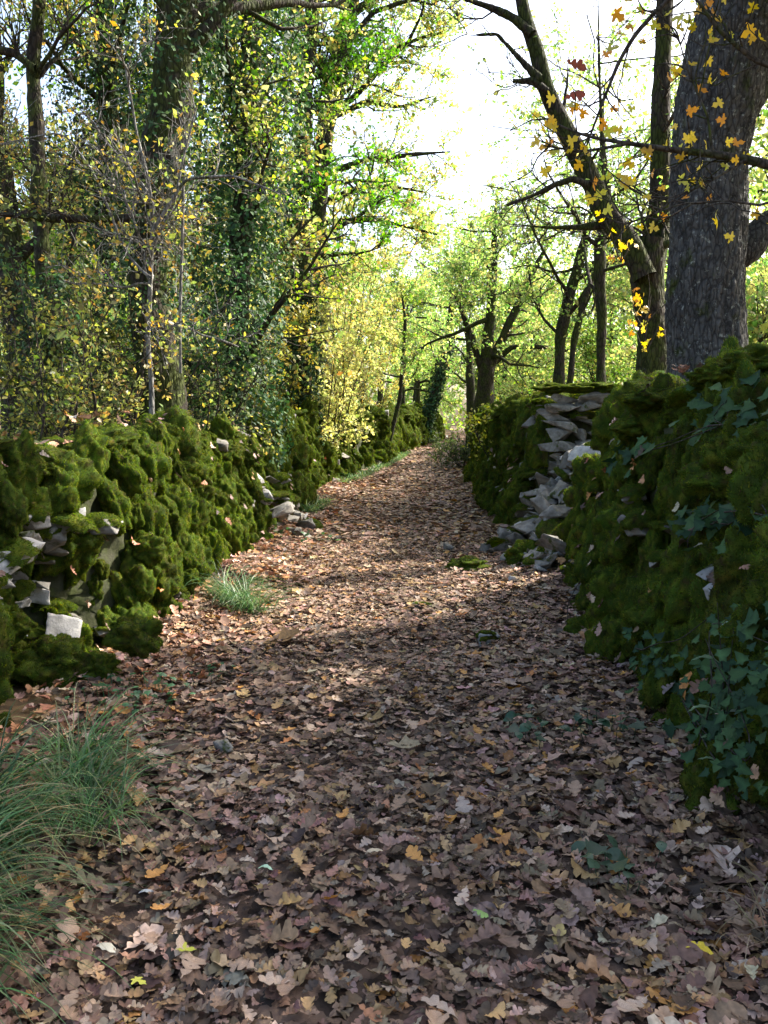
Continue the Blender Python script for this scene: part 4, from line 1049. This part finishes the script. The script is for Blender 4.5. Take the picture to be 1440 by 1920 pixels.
ivy('ivy clinging to the middle of the shaded wall below the moss bulge', [(1330, 985, 75, 55, 34), (1410, 950, 40, 60, 14)], .055, .09)
ivy('dense dark ivy curtain at the foot of the shaded wall', [(1360, 1330, 90, 170, 150), (1230, 1230, 40, 60, 40), (1400, 1180, 60, 60, 26)], .035, .068)
# large moss bulges on the right wall
rw = [o for o in COL.objects if o.get('label', '').startswith('shaded ivy-hung')][0]
for px, py, w in [(1345, 860, 150), (1425, 830, 120), (1330, 690, 110), (1400, 665, 120), (1205, 735, 90), (1180, 790, 90)]:
    p = hit_right(px, py)
    if p is None: continue
    r = w / 2 / 1598 * p[1]
    obj('moss_cushion', random.choice(CUSHIONS), rw, (p[0] + r * .45, p[1] + .05, p[2] - r * .25), (0, 0, random.random() * 6), (r, r * 1.1, r * (.45 if py < 800 else .75)))
# white stones in the right wall
for px, py, w in [(1305, 1070, 46), (1325, 1108, 50), (1222, 1050, 46), (1180, 980, 60), (1170, 930, 50)]:
    p = hit_right(px, py); r = w / 2 / 1598 * p[1]
    add_stone(rw, (p[0] + .05, p[1], p[2]), (r * 1.2, r * 1.2, r * .8), rot=(.2, .1, random.uniform(0, 6.28)), pale=px > 1300, cap=.6)
# hanging root on the wall
def stick(pixels, Y, label, r=.008, mat=M_BARK_PALE, name='twig', cat='twig'):
    P = np.array([at(a, b, y) for a, b, y in pixels]); Q, _ = interp_line(P, np.ones(len(P)), 24, .015)
    v, f = tubes(Q[None], np.array([r]), np.array([r * .4]), 6); b = Q[0]
    tag(obj(name, make_mesh(name, v - b, f, mat), None, b), label, cat)
stick([(1230, 830, 5.0), (1228, 900, 4.95), (1238, 960, 4.9), (1250, 1010, 4.85), (1256, 1050, 4.8)], 5, 'pale broken twig hanging down the shaded wall', .011)
stick([(1150, 930, 5.4), (1190, 900, 5.2), (1230, 870, 5.1), (1260, 850, 5.0)], 5, 'dark thin twig crossing the hanging pale one', .005, M_TWIG)
stick([(1060, 1200, 6.0), (1062, 1130, 6.0), (1085, 1090, 6.1), (1110, 1070, 6.1)], 6, 'dry bent stem arching at the foot of the shaded wall', .004, M_TWIG)

# pale-leaved seedling in front of the ivy curtain
b = at(1352, 1510, 3.15); b[2] = float(gz(b[0], b[1]))
sd = thing('seedling', 'slender seedling with pale oval leaves before the ivy curtain', 'seedling', b)
top = at(1345, 1130, 3.1)
Q, _ = interp_line(np.array([b, b * .5 + top * .5 + [.02, 0, 0], top]), np.ones(3), 16)
v, f = tubes(Q[None], np.array([.004]), np.array([.002]), 6); obj('stem', make_mesh('stem', v - b, f, M_TWIG), sd)
pm = [make_mesh('leaf', v, t, M_GRASS, np.tile(np.array(c), (len(v), 1))) for (v, t), c in zip(OVAL_FINE * 2, [(.25, .36, .22), (.30, .40, .27), (.22, .32, .20), (.34, .42, .30)])]
for px, py, ln, rz in [(1385, 1168, 62, .1), (1322, 1232, 50, 2.9), (1312, 1325, 52, 3.0), (1395, 1322, 66, 0.1), (1332, 1422, 46, 2.7), (1330, 1380, 34, 2.2), (1420, 1250, 40, .4)]:
    p = at(px, py, 3.1); s = ln / 1598 * 3.1 * 1.05
    obj('leaf', random.choice(pm), sd, tuple(p - b), (.35, random.uniform(-.2, .2), rz), (s, s, s))

# ---------------------------------------------------------------- grass and weeds
def grass(label, base_pts, n, ln, lean, cols, wd=.0035):
    k = rng.integers(0, len(base_pts), n)
    B = np.array(base_pts)[k] + np.concatenate([.06 * rng.standard_normal((n, 2)), np.zeros((n, 1))], 1)
    B[:, 2] = gz(B[:, 0], B[:, 1]) - .01
    L = ln * rng.uniform(.45, 1.15, n)
    az = rng.uniform(0, 6.28, n)
    D = np.stack([.45 * np.cos(az), .45 * np.sin(az), np.ones(n)], -1) + np.array([lean[0], lean[1], 0]) * rng.uniform(.2, 1, (n, 1))
    K = 9; pts = [B]; d = norm(D)
    for j in range(K - 1):
        h = norm(d * [1, 1, 0] + 1e-3)
        d = norm(d + h * .10 + np.array([0, 0, -.26]) * (j / 5.0) + .03 * rng.standard_normal(d.shape)); pts.append(pts[-1] + d * (L / (K - 1))[:, None])
    P = np.stack(pts, 1)
    P[..., 2] = np.maximum(P[..., 2], gz(P[..., 0], P[..., 1]) + .02)
    S = norm(np.cross(norm(np.gradient(P, axis=1)), np.array([.1, .2, 1.0]) + .3 * rng.standard_normal((n, 1, 3))))
    w = wd * (1 - np.linspace(0, 1, K) ** 2 * .92)[None, :, None] * rng.uniform(.6, 1.2, (n, 1, 1))
    V = np.stack([P - S * w, P + S * w], 2)
    i = np.arange(n * K * 2).reshape(n, K, 2)
    Q = np.stack([i[:, :-1, 0], i[:, :-1, 1], i[:, 1:, 1], i[:, 1:, 0]], -1).reshape(-1, 4)
    C = np.repeat(palette(n, cols, np.ones(len(cols)), .18), K * 2, 0)
    b = np.array(base_pts[0]); b[2] = float(gz(b[0], b[1]))
    o = tag(obj('grass_tuft', make_mesh('grass_tuft', V.reshape(-1, 3) - b, Q, M_GRASS, C), None, b), label, 'grass')
    return o
GC_ = [(.06, .14, .045), (.09, .19, .06), (.045, .10, .04), (.13, .22, .08), (.20, .24, .11)]
grass('long arching green grass tuft spreading onto the leaves by the mossy stones', [(-1.42, 2.5, 0), (-1.36, 2.75, 0), (-1.5, 2.95, 0), (-1.3, 2.3, 0), (-1.22, 2.1, 0), (-1.5, 2.6, 0)], 1300, .60, (.26, -.42), GC_ + [(.30, .27, .13)], .0042)
grass('sparser dark grass tuft between the long grass and the weeds', [(-1.25, 3.3, 0), (-1.15, 3.2, 0), (-1.3, 3.5, 0), (-1.1, 3.0, 0)], 420, .48, (.25, -.1), GC_)
grass('fine green grass tuft at the foot of the mossy wall halfway along', [(-1.18, 6.7, 0), (-1.28, 6.9, 0), (-1.05, 6.55, 0)], 520, .50, (.25, -.25), GC_)
grass('small bright grass tuft beneath the far mossy wall', [(-1.15, 14.2, 0), (-1.1, 14.8, 0), (-1.2, 13.6, 0)], 420, .40, (.2, -.1), GC_ + [(.25, .33, .10)], .006)
grass('pale strip of grass along the verge toward the bend', [(float(xl(y)) + .25, y, 0) for y in np.arange(20, 36, .5)], 1500, .35, (.1, 0), GC_ + [(.25, .33, .10)], .009)
grass('dry straw-coloured grass wisp at the foot of the shaded wall', [(1.12, 2.35, 0), (1.2, 2.2, 0)], 60, .35, (-.3, -.1), [(.36, .28, .17), (.28, .2, .12)], .003)
def weed(px, py, n, sp, label, col=(.06, .15, .06), size=.035):
    Y = 4.0
    for _ in range(30):
        p = at(px, py, Y); Y += (p[2] - float(gz(p[0], Y))) * Y / 1.6
    b = at(px, py, Y); r = thing('weed', label, 'weed', b)
    me = [make_mesh('leaf', v, t, M_GRASS, np.tile(np.array(col) * f, (len(v), 1))) for (v, t), f in zip(OVAL_FINE + IVY[:1], (1, 1.3, .8))]
    segs = []
    for k in range(n):
        q = np.array([random.gauss(0, sp), random.gauss(0, sp), 0]); q[2] = float(gz(b[0] + q[0], b[1] + q[1])) - b[2] + random.uniform(.05, .11)
        s = size * random.uniform(.7, 1.4)
        obj('leaf', random.choice(me), r, tuple(q), (random.gauss(0, .3), random.gauss(0, .3), random.uniform(0, 6.28)), (s * 1.2, s * 1.5, s))
        segs.append(np.linspace(q * [.85, .85, 0], q, 4))
    for sg in segs:
        v, f = tubes(sg[None], np.array([.0022]), np.array([.0015]), 4); obj('stem', make_mesh('stem', v, f, M_GRASS, np.tile(np.array(col), (len(v), 1))), r)
weed(230, 1335, 34, .14, 'round-leaved green weed patch at the foot of the mossy stones')
weed(290, 1300, 22, .12, 'paler weed patch beside the round-leaved one', (.10, .22, .10))
weed(390, 1280, 12, .07, 'little dark weed standing alone in the leaves', (.05, .12, .05))
weed(990, 1390, 16, .09, 'dark ivy-like weed in the middle of the leaf carpet', (.03, .08, .04), .05)
weed(1140, 1380, 20, .10, 'dark weed near the foot of the ivy curtain', (.03, .07, .035), .05)
weed(1160, 1640, 14, .10, 'dull green narrow weed among leaves near the shaded wall', (.07, .11, .06), .05)
weed(540, 1010, 34, .28, 'low green weeds below the tumbled gap of the wall', (.06, .13, .05), .06)

# ---------------------------------------------------------------- wire fence in the breach
fb = at(1125, 850, 11.2); fr = thing('wire_fence', 'slack square-mesh wire fence showing in the wall breach', 'fence', fb)
for k in range(7):
    a = at(1095, 740 + 0 * k, 11.2); z = .75 + k * .17
    P = np.array([[2.55, 11.3, z], [2.85, 11.15, z - .03 * (k % 2)], [3.2, 11.0, z + .02]])
    v, f = tubes(interp_line(P, np.ones(3), 10)[0][None], np.array([.003]), np.array([.003]), 4); obj('wire', make_mesh('wire', v - fb, f, M_WIRE), fr)
for k in range(9):
    x = 2.57 + k * .075; y = 11.3 - .3 * (x - 2.55) / .65
    v, f = tubes(np.array([[[x, y, .72], [x + .02, y, 1.2], [x + .01 * (k % 3), y, 1.8]]]), np.array([.0025]), np.array([.0025]), 4); obj('wire', make_mesh('wire', v - fb, f, M_WIRE), fr)
